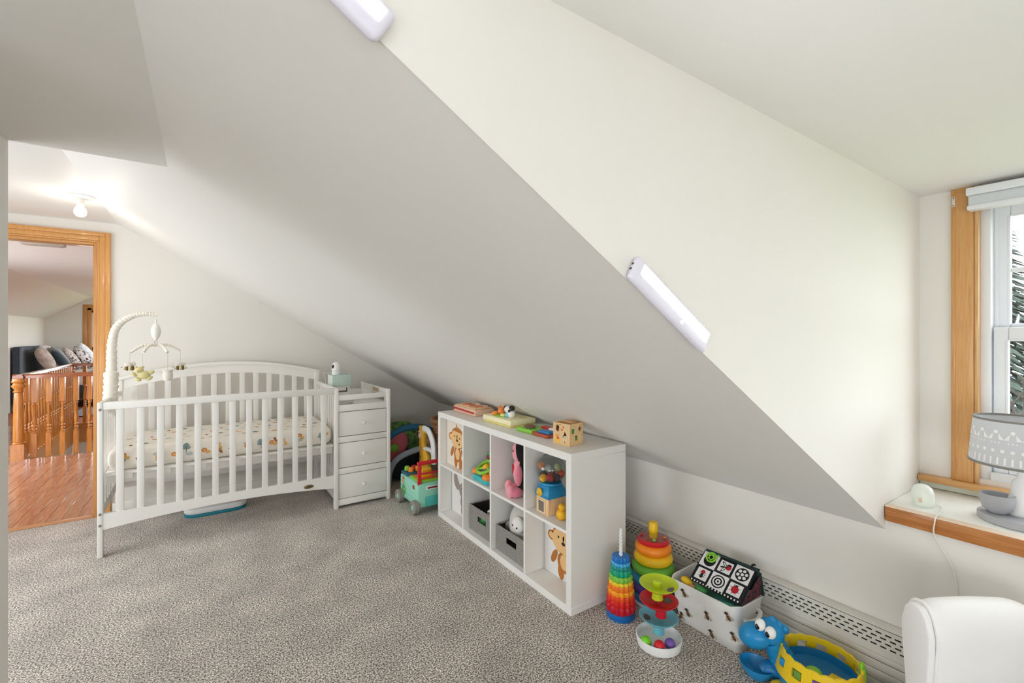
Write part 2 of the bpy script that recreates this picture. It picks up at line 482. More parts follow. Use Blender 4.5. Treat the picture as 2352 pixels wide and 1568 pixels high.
# casing boards (left one is in view), with an inner stop moulding
W([(XWIN-0.018, XWIN, 0.452, 0.516, 0.757, FLAT)], 'casing', wood('window_oak', '#C58D50', '#D6A467', 'Z', rough=0.4, scale=14, stretch=20), bevel=0.003)
W([(XWIN-0.020, XWIN, 0.503, 0.515, 0.757, FLAT)], 'casing_bead', OAK)
W([(XWIN-0.010, XWIN+0.03, 0.438, 0.452, 0.757, WZ1)], 'stop_moulding', wood('pale_oak', '#CE9D62', '#E0B884', 'Z'), bevel=0.004)
W([(XWIN-0.018, XWIN, WY0-0.064, WY0, 0.757, FLAT)], 'casing', OAK, bevel=0.003)
W([(XWIN-0.018, XWIN, WY0, WY1, WZ1-0.02, FLAT-0.025)], 'head_casing', OAKY, bevel=0.003)
W([(XWIN-0.045, XWIN+0.02, WY0-0.08, YC-0.002, 0.733, 0.757)], 'stool', wood('stool_oak', '#C08A50', '#D8A86C', 'Y'), bevel=0.006)
W([(XWIN-0.012, XWIN, WY0-0.08, YC-0.002, 0.706, 0.733)], 'apron', pm('apron_paint', '#E3EBE0', 0.5))
# vinyl frame: the unit in view, plus an unseen one added for more daylight
def unit(ya, yb):
    fr = []
    x0, x1 = XWIN+0.02, XWIN+0.11
    fr += [(x0, x1, yb-0.030, yb, WZ0-0.02, WZ1), (x0, x1, ya, ya+0.030, WZ0-0.02, WZ1),
           (x0+0.001, x1-0.001, ya+0.030, yb-0.030, WZ1-0.03, WZ1), (x0-0.01, x1-0.001, ya+0.030, yb-0.030, WZ0-0.02, WZ0+0.03)]
    f = W(fr, 'window_frame', VINYL, bevel=0.003)
    W([(x0+0.05, x0+0.065, yb-0.042, yb-0.030, WZ0+0.03, WZ1-0.03), (x0+0.05, x0+0.065, ya+0.030, ya+0.042, WZ0+0.03, WZ1-0.03)], 'balance_track', VINYL)
    for nm, xa, z0, z1, mid in (('upper_sash', x0+0.055, 1.325, WZ1-0.03, True), ('lower_sash', x0+0.015, WZ0+0.03, 1.365, False)):
        s = 0.040 if mid else 0.040
        a, c = ya+0.034, yb-0.034
        sash = W([(xa, xa+0.032, c-s, c, z0, z1), (xa, xa+0.032, a, a+s, z0, z1),
                  (xa+0.0005, xa+0.0315, a+s, c-s, z0, z0+0.05), (xa+0.0005, xa+0.0315, a+s, c-s, z1-0.05, z1)], nm, VINYL, bevel=0.004)
        gl = W([(xa+0.012, xa+0.018, a+s-0.01, c-s+0.01, z0+0.04, z1-0.04)], 'pane', PANE, bevel=0, smooth=False)
        gl.parent = sash
        mu = [(xa+0.006, xa+0.024, a+s, c-s, (z0+z1)/2-0.008, (z0+z1)/2+0.008)] if mid else []
        k = 3
        if mid:
            for i in range(1, k):
                y = a+s+(c-a-2*s)*i/k; mu.append((xa+0.007, xa+0.023, y-0.008, y+0.008, z0+0.05, z1-0.05))
            m2 = W(mu, 'muntin', VINYL); m2.parent = sash
        bd = W([(xa-0.003, xa+0.004, c-s, c-s+0.008, z0+0.05, z1-0.05), (xa-0.003, xa+0.004, a+s-0.008, a+s, z0+0.05, z1-0.05),
                (xa-0.003, xa+0.004, a+s, c-s, z0+0.046, z0+0.054), (xa-0.003, xa+0.004, a+s, c-s, z1-0.054, z1-0.046)], 'glazing_bead', VINYL)
        bd.parent = sash
unit(-0.40, WY1-0.012); unit(WY0, -0.44)
W([(XWIN+0.0, XWIN+0.11, -0.44, -0.40, WZ0, WZ1)], 'mullion', VINYL)
# screw plate left over on the casing
pl = W([(XWIN-0.022, XWIN-0.018, 0.503, 0.513, 1.845, 1.885)], 'bracket_plate', pm('plate_metal', '#D8D2C8', 0.4, metal=0.3))
W([(XWIN-0.0235, XWIN-0.0215, 0.506, 0.510, 1.848, 1.852), (XWIN-0.0235, XWIN-0.0215, 0.506, 0.510, 1.878, 1.882)], 'screw', pm('dark_screw', '#3A3530', 0.4), par=wn).parent = pl
# sill shelf of the dormer: white board, oak nosing
sl = MB().box(KX+0.001, XWIN, YC2, YC-0.001, 0.66, 0.7045).build('trim_3', pm('sill_paint', '#F1F1ED', 0.45), bevel=0.002)
struct(sl, 'deep white window ledge')
o = MB().box(KX-0.016, KX+0.001, YC2, YC-0.003, 0.650, 0.704).build('nosing', wood('nosing_oak', '#A9662E', '#C58448', 'Y', rough=0.35), sl, bevel=0.003)
MB().box(KX-0.017, KX+0.02, YC2, YC-0.003, 0.7035, 0.706).build('veneer_edge', pm('pale_edge', '#E8D2BE', 0.5), sl)
for (y, z) in ((0.590, 0.690), (0.575, 0.689), (0.608, 0.672), (0.44, 0.672)):
    MB().xf(MX(KX-0.0165, y, z)).oval(0, 0, 0.0012, 0.0012).build('nail_hole', pm('dark_screw', '#3A3530'), sl, smooth=False)
# unseen windows added behind the viewer for daylight (frames with panes)
gw = thing('added_window_2', 'wide white window added for light in the gable behind the viewer', 'window', (0, YG-0.06, 0.29)); del gw['category']; gw['kind'] = 'structure'
g = MB()
for x in (GX0+0.025, -0.75, GX1-0.025): g.box(x-0.025, x+0.025, -0.04, 0.04, 0.05, 0.85)
g.box(GX0, GX1, -0.04, 0.04, 0, 0.05).box(GX0, GX1, -0.04, 0.04, 0.85, 0.90)
g.build('window_frame', VINYL, gw)
for (xa, xb) in ((GX0+0.05, -0.775), (-0.725, GX1-0.05)):
    MB().box(xa, xb, -0.005, 0.0, 0.05, 0.85).build('pane', PANE, gw, smooth=False)
gw = thing('added_window_4', 'long white window added for light in the side wall behind the viewer', 'window', (XL-0.05, 0, 0.29)); del gw['category']; gw['kind'] = 'structure'  # unseen side window, added to light the near room
g = MB()
for y in (LY0+0.025, -1.175, LY1-0.025): g.box(-0.04, 0.04, y-0.025, y+0.025, 0.05, 1.01)
g.box(-0.04, 0.04, LY0, LY1, 0, 0.05).box(-0.04, 0.04, LY0, LY1, 1.01, 1.06)
g.build('window_frame', VINYL, gw)
for (ya, yb) in ((LY0+0.05, -1.2), (-1.15, LY1-0.05)):
    MB().box(-0.005, 0.0, ya, yb, 0.05, 1.01).build('pane', PANE, gw, smooth=False)

gw = thing('added_window_5', 'unseen white window added to light the passage, behind the partition', 'window', (XL-0.05, 2.975, 0.3)); del gw['category']; gw['kind'] = 'structure'  # added out of view to brighten the crib end
g = MB()
for y in (-0.9, 0.9): g.box(-0.04, 0.04, y-0.025, y+0.025, 0.05, 1.25)
g.box(-0.04, 0.04, -0.925, 0.925, 0, 0.05).box(-0.04, 0.04, -0.925, 0.925, 1.25, 1.3)
g.build('window_frame', VINYL, gw)
MB().box(-0.005, 0.0, -0.875, 0.875, 0.05, 1.25).build('pane', PANE, gw, smooth=False)
# roller blind cassette at the window head
bl = thing('roller_blind', 'rolled-up white roller blind in a square cassette above the window', 'blind', (2.46, -0.41, 1.80))
MB().box(-0.035, 0.022, -0.90, 0.873, 0.068, 0.098).build('cassette', VINYL, bl, bevel=0.004)
MB().box(-0.028, 0.022, -0.895, 0.868, 0.028, 0.068).build('rolled_fabric', pm('blind_fabric', '#D3D8DC', 0.8), bl, bevel=0.006)
MB().box(-0.038, 0.015, -0.897, 0.870, 0.012, 0.030).build('bottom_rail', VINYL, bl, bevel=0.005)
# ------------------------------------------------------------------ landing and bedroom beyond the doorway
BXC = -2.0; BKX = -2.75; BKZ = 1.70; BY1 = 13.6
struct(MB().box(-3.2, KX+0.1, YE+0.12, 7.0, -0.07, -0.012).box(-3.2, -1.66, 7.0, 9.4, -0.07, -0.012).box(-3.2, KX+0.1, 9.4, BY1, -0.07, -0.012)
       .box(0.4, KX+0.1, 7.0, 9.4, -0.07, -0.012).box(-3.2, KX+0.1, YE+0.001, YE+0.121, -0.07, -0.012)
       .build('floor_landing', pm('subfloor', '#9B5F3E', 0.5), smooth=False), 'reddish board floor of the landing and bedroom')
land = bpy.data.objects['floor_landing']
PLANK = wood('landing_boards', '#AA6D4D', '#C89472', 'Y', scale=10, rough=0.22, coat=0.35, stretch=10)
pk = [MB().box(-0.041, 0.041, 0, L, -0.012, 0.0).build('plank', PLANK, land, bevel=0.0015, seg=1) for L in (0.8, 1.1, 1.4)]
used = [False]*3
def plank(x, y, k, L=None):
    o = pk[k] if not used[k] else like(pk[k], land)
    used[k] = True; o.location = (x, y, 0)
n = 0
for i in range(22):
    x = -2.30+i*0.0835; y = YE+0.04
    lim = 7.0 if x > -1.70 else 11.4
    if x > -0.60: continue
    y -= random.random()*0.0
    while y < lim-0.05:
        k = random.randrange(3); L = (0.8, 1.1, 1.4)[k]
        if y+L > lim:
            o = like(pk[0], land); o.location = (x, y, 0); o.scale = (1, (lim-y)/0.8, 1)
        else: plank(x, y, k)
        y += L+0.001; n += 1
for k in range(3):
    if not used[k]: pk[k].location = (-2.40, 5+k, 0)
# stairwell: fascia boards, pale shaft and stair
WELL = thing('stairwell_trim', 'oak fascia board lining the stair opening', 'trim', (-1.6, 7.0, 0)); del WELL['category']; WELL['kind'] = 'structure'
MB().box(0.0, 0.02, 0.0, 2.38, -0.28, -0.002).build('fascia_board', OAKY, WELL)
MB().box(0.0, 2.0, 2.36, 2.38, -0.28, -0.002).build('fascia_board', OAKX, WELL)
wallbox('wall_stairwell', 'pale plaster sides of the stair shaft', WALL, (-1.66, -1.61, 6.95, 9.45, -2.4, -0.05), (-1.6, 0.45, 9.38, 9.45, -2.4, -0.05),
        (0.40, 0.46, 6.95, 9.45, -2.4, 0.0), (-1.6, 0.45, 6.94, 6.99, -2.4, -0.07), (-1.66, 0.45, 6.95, 9.45, -2.46, -2.4))
st = MB()
for i in range(7): st.box(-1.60+0.27*i, -1.60+0.27*(i+1), 8.5, 9.38, -2.4, -1.95+0.19*i)
struct(st.build('stair_treads', pm('stair_carpet', '#D9D2C6', 0.9), smooth=False), 'pale carpeted stair in the shaft')
# bedroom shell
rb = MB()
rb.add([(BXC, YE+0.12, HALL), (XH, YE+0.12, HALL), (XH, BY1, HALL), (BXC, BY1, HALL), (BXC, YE+0.12, HALL+T), (XH, YE+0.12, HALL+T), (XH, BY1, HALL+T), (BXC, BY1, HALL+T)],
       [(0,3,2,1),(4,5,6,7),(0,1,5,4),(1,2,6,5),(2,3,7,6),(3,0,4,7)])
for q in ((XH, 0.0, YE+0.12, BY1), (1.3, KX+0.1, YE+0.12, BY1), (0.0, 1.3, YE+0.12, 9.6), (0.0, 1.3, 12.0, BY1)): slope_piece(rb, *q)  # gap left for the added roof window
zk = BKZ-0.08
rb.add([(BKX-0.1, YE+0.12, zk), (BXC, YE+0.12, HALL), (BXC, BY1, HALL), (BKX-0.1, BY1, zk), (BKX-0.1, YE+0.12, zk+T), (BXC, YE+0.12, HALL+T), (BXC, BY1, HALL+T), (BKX-0.1, BY1, zk+T)],
       [(0,3,2,1),(4,5,6,7),(0,1,5,4),(1,2,6,5),(2,3,7,6),(3,0,4,7)])
struct(rb.build('ceiling_bedroom', CEIL, smooth=False), 'flat and sloping white ceiling of the bedroom beyond the door')
BWALL = pm('bedroom_paint', '#E9EAE4', 0.7, vary=0.01, vscale=3)
wallbox('wall_bedroom_left', 'pale knee wall behind the bed', BWALL, (BKX-0.1, BKX, YE+0.12, 5.5, -0.07, BKZ), (BKX-0.1, BKX, 7.5, BY1, -0.07, BKZ), (BKX-0.1, BKX, 5.5, 7.5, -0.07, 0.6), (BKX-0.1, BKX, 5.5, 7.5, 1.6, BKZ))
wallbox('wall_bedroom_right', 'pale knee wall of the landing', BWALL, (KX, KX+0.1, YE+0.12, BY1, -0.07, KZ+0.05))
bx0, bx1, bz0, bz1 = -2.09, -1.12, 1.02, 1.94
gb = MB()
for q in ((-3.0, bx0, -0.07, 2.4), (bx1, -0.8, -0.07, 2.4), (bx0, bx1, -0.07, bz0), (bx0, bx1, bz1, 2.4), (1.8, 2.4, -0.07, 2.4), (-0.8, 1.8, -0.07, 0.3), (-0.8, 1.8, 1.4, 2.4)):  # wide right-hand opening is unseen, added to brighten the bedroom
    gb.box(q[0], q[1], BY1, BY1+0.12, q[2], q[3])
struct(gb.build('wall_bedroom_gable', BWALL, smooth=False), 'pale gable wall of the bedroom with an oak-cased window')
bw = thing('window_3', 'bedroom window with honey-oak casing', 'window', (bx0, BY1, bz0)); del bw['category']; bw['kind'] = 'structure'
Wd, Ht = bx1-bx0, bz1-bz0
c = MB().box(-0.075, 0.0, -0.02, 0, -0.02, Ht+0.075).box(Wd, Wd+0.075, -0.02, 0, -0.02, Ht+0.075).box(0, Wd, -0.02, 0, Ht, Ht+0.075)
c.box(0, 0.07, -0.005, 0.10, 0, Ht).box(0, Wd, -0.005, 0.10, Ht-0.05, Ht)
c.build('casing', OAK, bw, bevel=0.004)
MB().box(-0.1, Wd+0.1, -0.05, 0.02, -0.05, 0.0).build('stool', OAKX, bw, bevel=0.004)
s_ = MB().box(0.07, 0.115, 0.04, 0.09, 0, Ht-0.05).box(Wd-0.05, Wd, 0.04, 0.09, 0, Ht).box(0.07, Wd, 0.04, 0.09, 0, 0.05).box(0.07, Wd, 0.04, 0.09, Ht-0.1, Ht-0.05).build('sash', VINYL, bw)
MB().box(0.11, Wd-0.04, 0.06, 0.065, 0.04, Ht-0.09).build('pane', PANE, s_, smooth=False)
gw = thing('added_window_6', 'unseen row of windows added for light in the landing knee wall', 'window', (BKX-0.05, 6.5, 0.6)); del gw['category']; gw['kind'] = 'structure'  # added out of view, lights landing and bedroom from the left
g = MB()
for y in (-0.975, 0, 0.975): g.box(-0.04, 0.04, y-0.025, y+0.025, 0.05, 0.95)
g.box(-0.04, 0.04, -1.0, 1.0, 0, 0.05).box(-0.04, 0.04, -1.0, 1.0, 0.95, 1.0)
g.build('window_frame', VINYL, gw)
for y in (-0.4875, 0.4875): MB().box(-0.005, 0.0, y-0.4625, y+0.4625, 0.05, 0.95).build('pane', PANE, gw, smooth=False)
sky_ = thing('added_window_7', 'unseen roof window added to brighten the bedroom, out to the right', 'window', (0, 9.6, 0)); del sky_['category']; sky_['kind'] = 'structure'  # added skylight, brightens the bed wall and left slope
MB().add([(0.0, 0, sz(0.0)+0.05), (1.3, 0, sz(1.3)+0.05), (1.3, 2.4, sz(1.3)+0.05), (0.0, 2.4, sz(0.0)+0.05)], [(0, 1, 2, 3)]).build('pane', PANE, sky_, smooth=False)
# ceiling vent of the landing
v = thing('ceiling_vent', 'flat rectangular white vent on the landing ceiling', 'vent', (-1.17, 5.72, HALL-0.03))
vm = pm('vent_plastic', '#BDB6AC', 0.5)
MB().box(-0.14, 0.14, -0.05, 0.05, 0, 0.03).build('housing', vm, v, bevel=0.006)
for k in range(3): MB().box(-0.12, 0.12, -0.035+0.028*k, -0.02+0.028*k, -0.004, 0.001).build('slat', vm, v)

# ------------------------------------------------------------------ balustrade round the stairwell
RAIL_OAK = wood('baluster_oak', '#B8702E', '#D69A4E', 'Z', rough=0.25, coat=0.4)
RAIL_TOP = wood('handrail_oak', '#8E4A22', '#AC6331', 'X', rough=0.22, coat=0.5)
RAIL_TOPY = wood('handrail_oak_y', '#8E4A22', '#AC6331', 'Y', rough=0.22, coat=0.5)
bal = thing('stair_balustrade', 'turned honey-oak balustrade round the stairwell', 'balustrade', (-1.62, 7.0, 0))
def sq(b, h0, h1, w): b.box(-w/2, w/2, -w/2, w/2, h0, h1)
def newel():
    b = MB(); sq(b, 0.0, 0.17, 0.105)
    b.lathe([(0.050, 0.17), (0.052, 0.18), (0.043, 0.19), (0.046, 0.2), (0.046, 0.205), (0.037, 0.69), (0.034, 0.72), (0.045, 0.73), (0.034, 0.745), (0.036, 0.76),
             (0.055, 0.785), (0.057, 0.795), (0.046, 0.81), (0.042, 0.82), (0.058, 0.838), (0.05, 0.852), (0.05, 0.87)], 20)
    return b
RT = 0.87
nw = newel().build('newel_post', RAIL_OAK, bal, bevel=0.0)
nw2 = like(nw, bal, (0.0, 2.32, 0))
def baluster():
    b = MB(); sq(b, 0.0, 0.26, 0.042); sq(b, 0.60, RT, 0.042)
    b.lathe([(0.019, 0.255), (0.021, 0.27), (0.012, 0.28), (0.020, 0.30), (0.011, 0.315), (0.019, 0.335), (0.012, 0.35), (0.019, 0.37), (0.020, 0.40), (0.011, 0.56),
             (0.019, 0.575), (0.013, 0.588), (0.021, 0.605)], 12)
    return b
b0 = baluster().build('baluster', RAIL_OAK, bal, loc=(0.105, 0.07, 0))
for i in range(1, 8): like(b0, bal, (0.105+0.113*i, 0.07-0.008*i, 0))
for i in range(1, 19): like(b0, bal, (0.02, 0.05+0.118*i, -0.0))
for i in range(1, 8): like(b0, bal, (0.02+0.14*i, 2.32, 0))
def handrail(name, L, mat):
    pr = [(-0.028, 0), (-0.03, 0.02), (-0.022, 0.04), (0, 0.046), (0.022, 0.04), (0.03, 0.02), (0.028, 0)]
    b = MB(); b.M = Matrix(((0,0,1,0),(1,0,0,0),(0,1,0,0),(0,0,0,1)))
    b.prism(pr, 0, L)
    return b.build(name, mat, bal)
h1 = handrail('handrail', 0.98, RAIL_TOP); h1.location = (-0.05, 0.04, RT); h1.rotation_euler = (0, 0, -0.03)
h2 = handrail('handrail', 2.40, RAIL_TOPY); h2.location = (0.01, -0.03, RT+0.001); h2.rotation_euler = (0, 0, PI/2)
h3 = handrail('handrail', 1.0, RAIL_TOP); h3.location = (-0.02, 2.32, RT)
MB().box(0.0, 0.05, 0.06, 2.30, 0.0, 0.012).build('shoe_rail', RAIL_OAK, bal)
MB().box(0.0, 1.0, 2.30, 2.345, 0.0, 0.012).build('shoe_rail', RAIL_OAK, bal)

# ------------------------------------------------------------------ bed with pillows in the far bedroom
bed = thing('upholstered_bed', 'bed with slate-blue channel-tufted headboard beside the pale knee wall', 'bed', (BKX+0.02, 11.42, 0))
SLATE = pm('slate_fabric', '#3B4552', 0.85, bump=0.2, bscale=300)
SLATE2 = pm('slate_fabric_light', '#66737F', 0.8, bump=0.2, bscale=300)
hb = MB().box(0.0, 0.10, 0, 1.75, 0.12, 1.13).build('headboard', SLATE, bed, bevel=0.03, seg=3)
ch = MB().box(0.09, 0.125, 0, 0.125, 0.5, 1.12).build('tufted_channel', SLATE2, bed, bevel=0.016, seg=3)
ch.location = (0, 0.0, 0); ch.parent = hb
for i in range(1, 13):
    k = like(ch, hb, (0, 0.134*i, 0))
MB().box(0.1, 2.0, 0.08, 1.70, 0.16, 0.42).build('bed_frame', pm('bed_base', '#2C2522', 0.6), bed, bevel=0.01)
MB().box(0.12, 1.98, 0.05, 1.72, 0.40, 0.66).build('mattress', pm('bed_linen', '#C9C2BC', 0.9, bump=0.3, bscale=30), bed, bevel=0.06, seg=3)
MB().box(1.0, 2.02, 0.02, 1.74, 0.36, 0.70).build('blanket', pm('grey_blanket', '#AEB0B4', 0.95, bump=0.4, bscale=60), bed, bevel=0.07, seg=3)
for x in (0.06, 1.9):
    for y in (0.04, 1.68): MB().box(x-0.04, x+0.04, y-0.03, y+0.05, 0, 0.17).build('leg', pm('bed_leg', '#1E1B1A', 0.5), bed)
def pillow(name, label, w, h, t, mat, loc, rot, group=None):
    b = MB(); n = 12; vs = []; fs = []
    for sgn in (1, -1):
        for i in range(n+1):
            for j in range(n+1):
                u, v = -1+2*i/n, -1+2*j/n
                e = (1-abs(u)**2.6)*(1-abs(v)**2.6)
                pinch = 1-0.06*(1-e)
                vs.append((sgn*t/2*max(e, 0)**0.45, u*w/2*pinch*(1-0.05*v*v), v*h/2*(1-0.05*u*u)))
    m = (n+1)*(n+1)
    for sgn in (0, 1):
        for i in range(n):
            for j in range(n):
                a = sgn*m+i*(n+1)+j; q = (a, a+1, a+n+2, a+n+1)
                fs.append(q if sgn else q[::-1])
    b.add(vs, fs)
    o = b.build(name, mat, loc=loc, rot=rot)
    bm = bmesh.new(); bm.from_mesh(o.data); bmesh.ops.remove_doubles(bm, verts=bm.verts, dist=0.0005); bm.to_mesh(o.data); bm.free()
    return tag(o, label, 'pillow', group)
PX = BKX+0.02
IVORY = two_tone('ivory_velvet', '#9E9088', '#CBC2BA', 12, lo=0.3, hi=0.7)
TEALV = pm('dark_teal_velvet', '#12303C', 0.6, sheen=0.5)
PRINT = two_tone('line_print_linen', '#57525A', '#D9D3CE', 34, lo=0.40, hi=0.46, detail=1)
ZEB = two_tone('striped_print', '#3D3944', '#D9D5D6', 16, lo=0.47, hi=0.52, detail=3)
DOT = two_tone('pale_speckled_linen', '#8996AC', '#DFE3EA', 40, lo=0.36, hi=0.5)
pillow('pillow', 'crumpled ivory pillow next to the near end of the headboard', 0.50, 0.46, 0.20, IVORY, (PX+0.36, 11.72, 0.90), (0.0, -0.45, 0.15))
pillow('pillow', 'dark teal velvet cushion between the ivory and the line-print pillows', 0.48, 0.46, 0.18, TEALV, (PX+0.50, 12.02, 0.90), (0.25, -0.55, 0.1))
pillow('pillow', 'white line-print cushion beside the dark teal one', 0.46, 0.44, 0.16, PRINT, (PX+0.60, 12.35, 0.885), (0.3, -0.55, 0.1))
pillow('pillow', 'dark animal-striped cushion on the bed', 0.50, 0.46, 0.16, ZEB, (PX+0.72, 12.68, 0.885), (0.3, -0.6, 0.05))
pillow('pillow', 'large pale blue speckled pillow beside the striped cushion', 0.60, 0.54, 0.18, DOT, (PX+0.72, 13.05, 0.92), (0.2, -0.55, 0.0))
pillow('pillow', 'plain white pillow behind the line-print cushion', 0.55, 0.46, 0.18, pm('white_linen', '#DADBDD', 0.9), (PX+0.30, 12.20, 0.93), (0.0, -0.3, 0.0))
pillow('pillow', 'small dark teal cushion behind the striped one', 0.40, 0.40, 0.14, TEALV, (PX+0.40, 12.52, 0.93), (0.1, -0.3, 0.0))
rg = MB().box(-0.6, 0.9, -1.0, 0.12, 0, 0.012).build('bedroom_rug', two_tone('rug_blue', '#6D7686', '#A3A9B5', 25), loc=(-1.2, 11.2, 0.0), bevel=0.004)
tag(rg, 'pale blue-grey rug on the boards beside the bed', 'rug')

# ------------------------------------------------------------------ bare bulb on the raised ceiling
lf = thing('ceiling_light', 'bare glowing bulb in a round white ceiling holder', 'ceiling light', (-0.60, 3.70, HALL))
MB().lathe([(0.0, 0.0), (0.064, 0.0), (0.066, -0.004), (0.060, -0.010), (0.030, -0.016), (0.0, -0.016)], 32).build('canopy', pm('holder_white', '#E7E5DF', 0.4), lf)
MB().lathe([(0.021, -0.014), (0.022, -0.03), (0.019, -0.034), (0.020, -0.045), (0.017, -0.05), (0.0, -0.05)], 20).build('socket', pm('holder_white', '#E7E5DF'), lf)
BULB = pm('lit_bulb', '#FFFFFF', 0.3, vary=0, emit='#FFF3E0', estr=4.5)
MB().lathe([(0.012, -0.05), (0.014, -0.058), (0.025, -0.075), (0.030, -0.092), (0.027, -0.11), (0.016, -0.121), (0.0, -0.124)], 20).build('bulb', BULB, lf)
pl_ = bpy.data.lights.new('bulb_glow', 'POINT'); pl_.energy = 1.0; pl_.color = (1.0, 0.93, 0.83); pl_.shadow_soft_size = 0.03
po = bpy.data.objects.new('bulb_glow', pl_); COL.objects.link(po); po.parent = lf; po.location = (0, 0, -0.165)

# ------------------------------------------------------------------ two stick-on LED bars on the dormer cheek
LEDW = pm('led_housing', '#E2DFEC', 0.4, vary=0.01)
LEDE = pm('led_diffuser', '#FFFFFF', 0.4, vary=0, emit='#F4F6FF', estr=48.0)
def led(cx, cz, ang, label, L=0.292, wd=0.056, watts=1.6):
    t = thing('led_bar_light', label, 'wall light', (cx, YC, cz))
    M = MY(0, 0, 0) @ Matrix.Rotation(ang, 4, 'Z')
    MB().xf(M).box(-L/2, L/2, -wd/2, wd/2, 0.0005, 0.020).build('housing', LEDW, t, bevel=0.010, seg=4)
    MB().xf(M).box(-L/2+0.018, L/2-0.010, -0.008, wd/2-0.008, 0.012, 0.0203).build('diffuser', LEDE, t, bevel=0.003)
    MB().xf(M).lathe([(0.0055, 0.018), (0.0055, 0.021), (0.003, 0.0235), (0, 0.024)], 14, c=(0.035, -wd/2+0.011, 0)).build('motion_sensor', pm('sensor_dome', '#F0F0F4', 0.2), t)
    MB().xf(M).box(-L/2-0.001, -L/2+0.002, 0.004, 0.008, 0.008, 0.012).box(-L/2-0.001, -L/2+0.002, -0.008, -0.004, 0.008, 0.012).build('port', pm('dark_screw', '#3A3530'), t)
    return t
led(0.822, 1.392, -math.atan2(0.150, 0.240), 'lit white LED bar stuck on the cheek wall, lower down the roof edge')
led(0.083, 1.823, -math.atan2(0.150, 0.240), 'lit white LED bar stuck high on the cheek wall near the ceiling')

# ------------------------------------------------------------------ baseboard heater along the knee wall
HM = pm('heater_enamel', '#DEDBD4', 0.4, vary=0.01)
HF = 2.043
ht = thing('baseboard_heater', 'long off-white baseboard heater with rows of slots under the knee wall', 'heater', (HF, 0.45, 0))
HY0, HY1 = -1.25, 1.45      # local y range
MB().box(0.012, KX-HF-0.001, HY0, HY1, 0.02, 0.262).build('back_panel', pm('heater_dark', '#1D1B1A', 0.8), ht, smooth=False)
b = MB()
# front sheet with real staggered slots: 4 rows
rows = [(0.1980, 0.2040), (0.2135, 0.2195), (0.2290, 0.2350), (0.2445, 0.2505)]
zs = 0.168
for r, (za, zb) in enumerate(rows):
    b.box(0, 0.004, HY0, HY1, zs, za); zs = zb
    y = HY0+(0.01425 if r % 2 else 0.0)
    prev = HY0
    while y < HY1-0.02:
        b.box(0, 0.004, prev, y, za, zb); prev = y+0.018; y += 0.0285
    b.box(0, 0.004, prev, HY1, za, zb)
b.box(0, 0.004, HY0, HY1, zs, 0.268)
b.build('slotted_panel', HM, ht, smooth=False)
MB().box(0.0, KX-HF-0.001, HY0, HY1, 0.262, 0.270).build('top_cap', HM, ht, bevel=0.003)
for i, (za, zb) in enumerate(((0.145, 0.167), (0.113, 0.143), (0.075, 0.111), (0.02, 0.073))):
    MB().box(-0.002*i-0.002, 0.006, HY0, HY1, za, zb).build('fluted_panel', HM, ht, bevel=0.003)
MB().box(-0.006, KX-HF-0.001, HY1-0.004, HY1+0.02, 0.0, 0.272).build('end_cap', HM, ht, bevel=0.004)
# ------------------------------------------------------------------ crib with attached drawer chest
CX0, CX1, CYF, CYB = -0.516, 0.868, 3.635, 4.37
cr = thing('crib', 'white slatted crib with arched back and an attached three-drawer changing chest', 'crib', (CX0, CYF, 0))
def cb(*boxes):
    b = MB()
    for q in boxes: b.box(q[0]-CX0, q[1]-CX0, q[2]-CYF, q[3]-CYF, q[4], q[5])
    return b
def C(name, *boxes, mat=WHITE, bevel=0.003, par=None): return cb(*boxes).build(name, mat, par or cr, bevel=bevel)
# posts
C('front_post', (CX0, CX0+0.026, CYF-0.004, CYF+0.045, 0.0, 0.932), bevel=0.004)
C('front_post', (0.838, 0.868, CYF-0.004, CYF+0.045, 0.0, 0.924), bevel=0.004)
C('back_post', (CX0, CX0+0.04, CYB-0.04, CYB, 0.0, 1.01), bevel=0.004)
C('back_post', (0.828, 0.868, CYB-0.04, CYB, 0.0, 1.01), bevel=0.004)
BOLT = pm('bolt_cap', '#8C8982', 0.35, metal=0.8)
for z in (0.888, 0.262, 0.195):
    b = MB(); b.M = MY(0.014, -0.004, z); b.lathe([(0.008, 0), (0.008, 0.002), (0.004, 0.003), (0, 0.0015)], 12)
    b.build('bolt', BOLT, cr)
# front panel
C('top_rail', (CX0+0.026, 0.838, CYF-0.002, CYF+0.035, 0.886, 0.930), bevel=0.004)
def arch_rail(zt, fb, y0, y1, x0=CX0+0.026, x1=0.838, n=24, top=None):
    b = MB(); vs = []; fs = []
    for i in range(n+1):
        x = x0+(x1-x0)*i/n; t = top(x) if top else zt
        for (y, z) in ((y0, fb(x)), (y1, fb(x)), (y1, t), (y0, t)): vs.append((x-CX0, y-CYF, z))
    for i in range(n):
        for k in range(4): fs.append((i*4+k, i*4+(k+1) % 4, (i+1)*4+(k+1) % 4, (i+1)*4+k))
    fs += [(0, 1, 2, 3), (n*4+3, n*4+2, n*4+1, n*4)]
    return b.add(vs, fs)
mid = 0.165
arch_rail(0.262, lambda x: 0.205-0.042*(abs(x-mid)/0.68)**2, CYF, CYF+0.025).build('bottom_rail', WHITE, cr, ang=30)
s0 = C('slat', (-0.4125-0.0185, -0.4125+0.0185, CYF+0.006, CYF+0.019, 0.255, 0.89), bevel=0.002)
for i in range(1, 13): like(s0, cr, (0.0978*i, 0, 0))
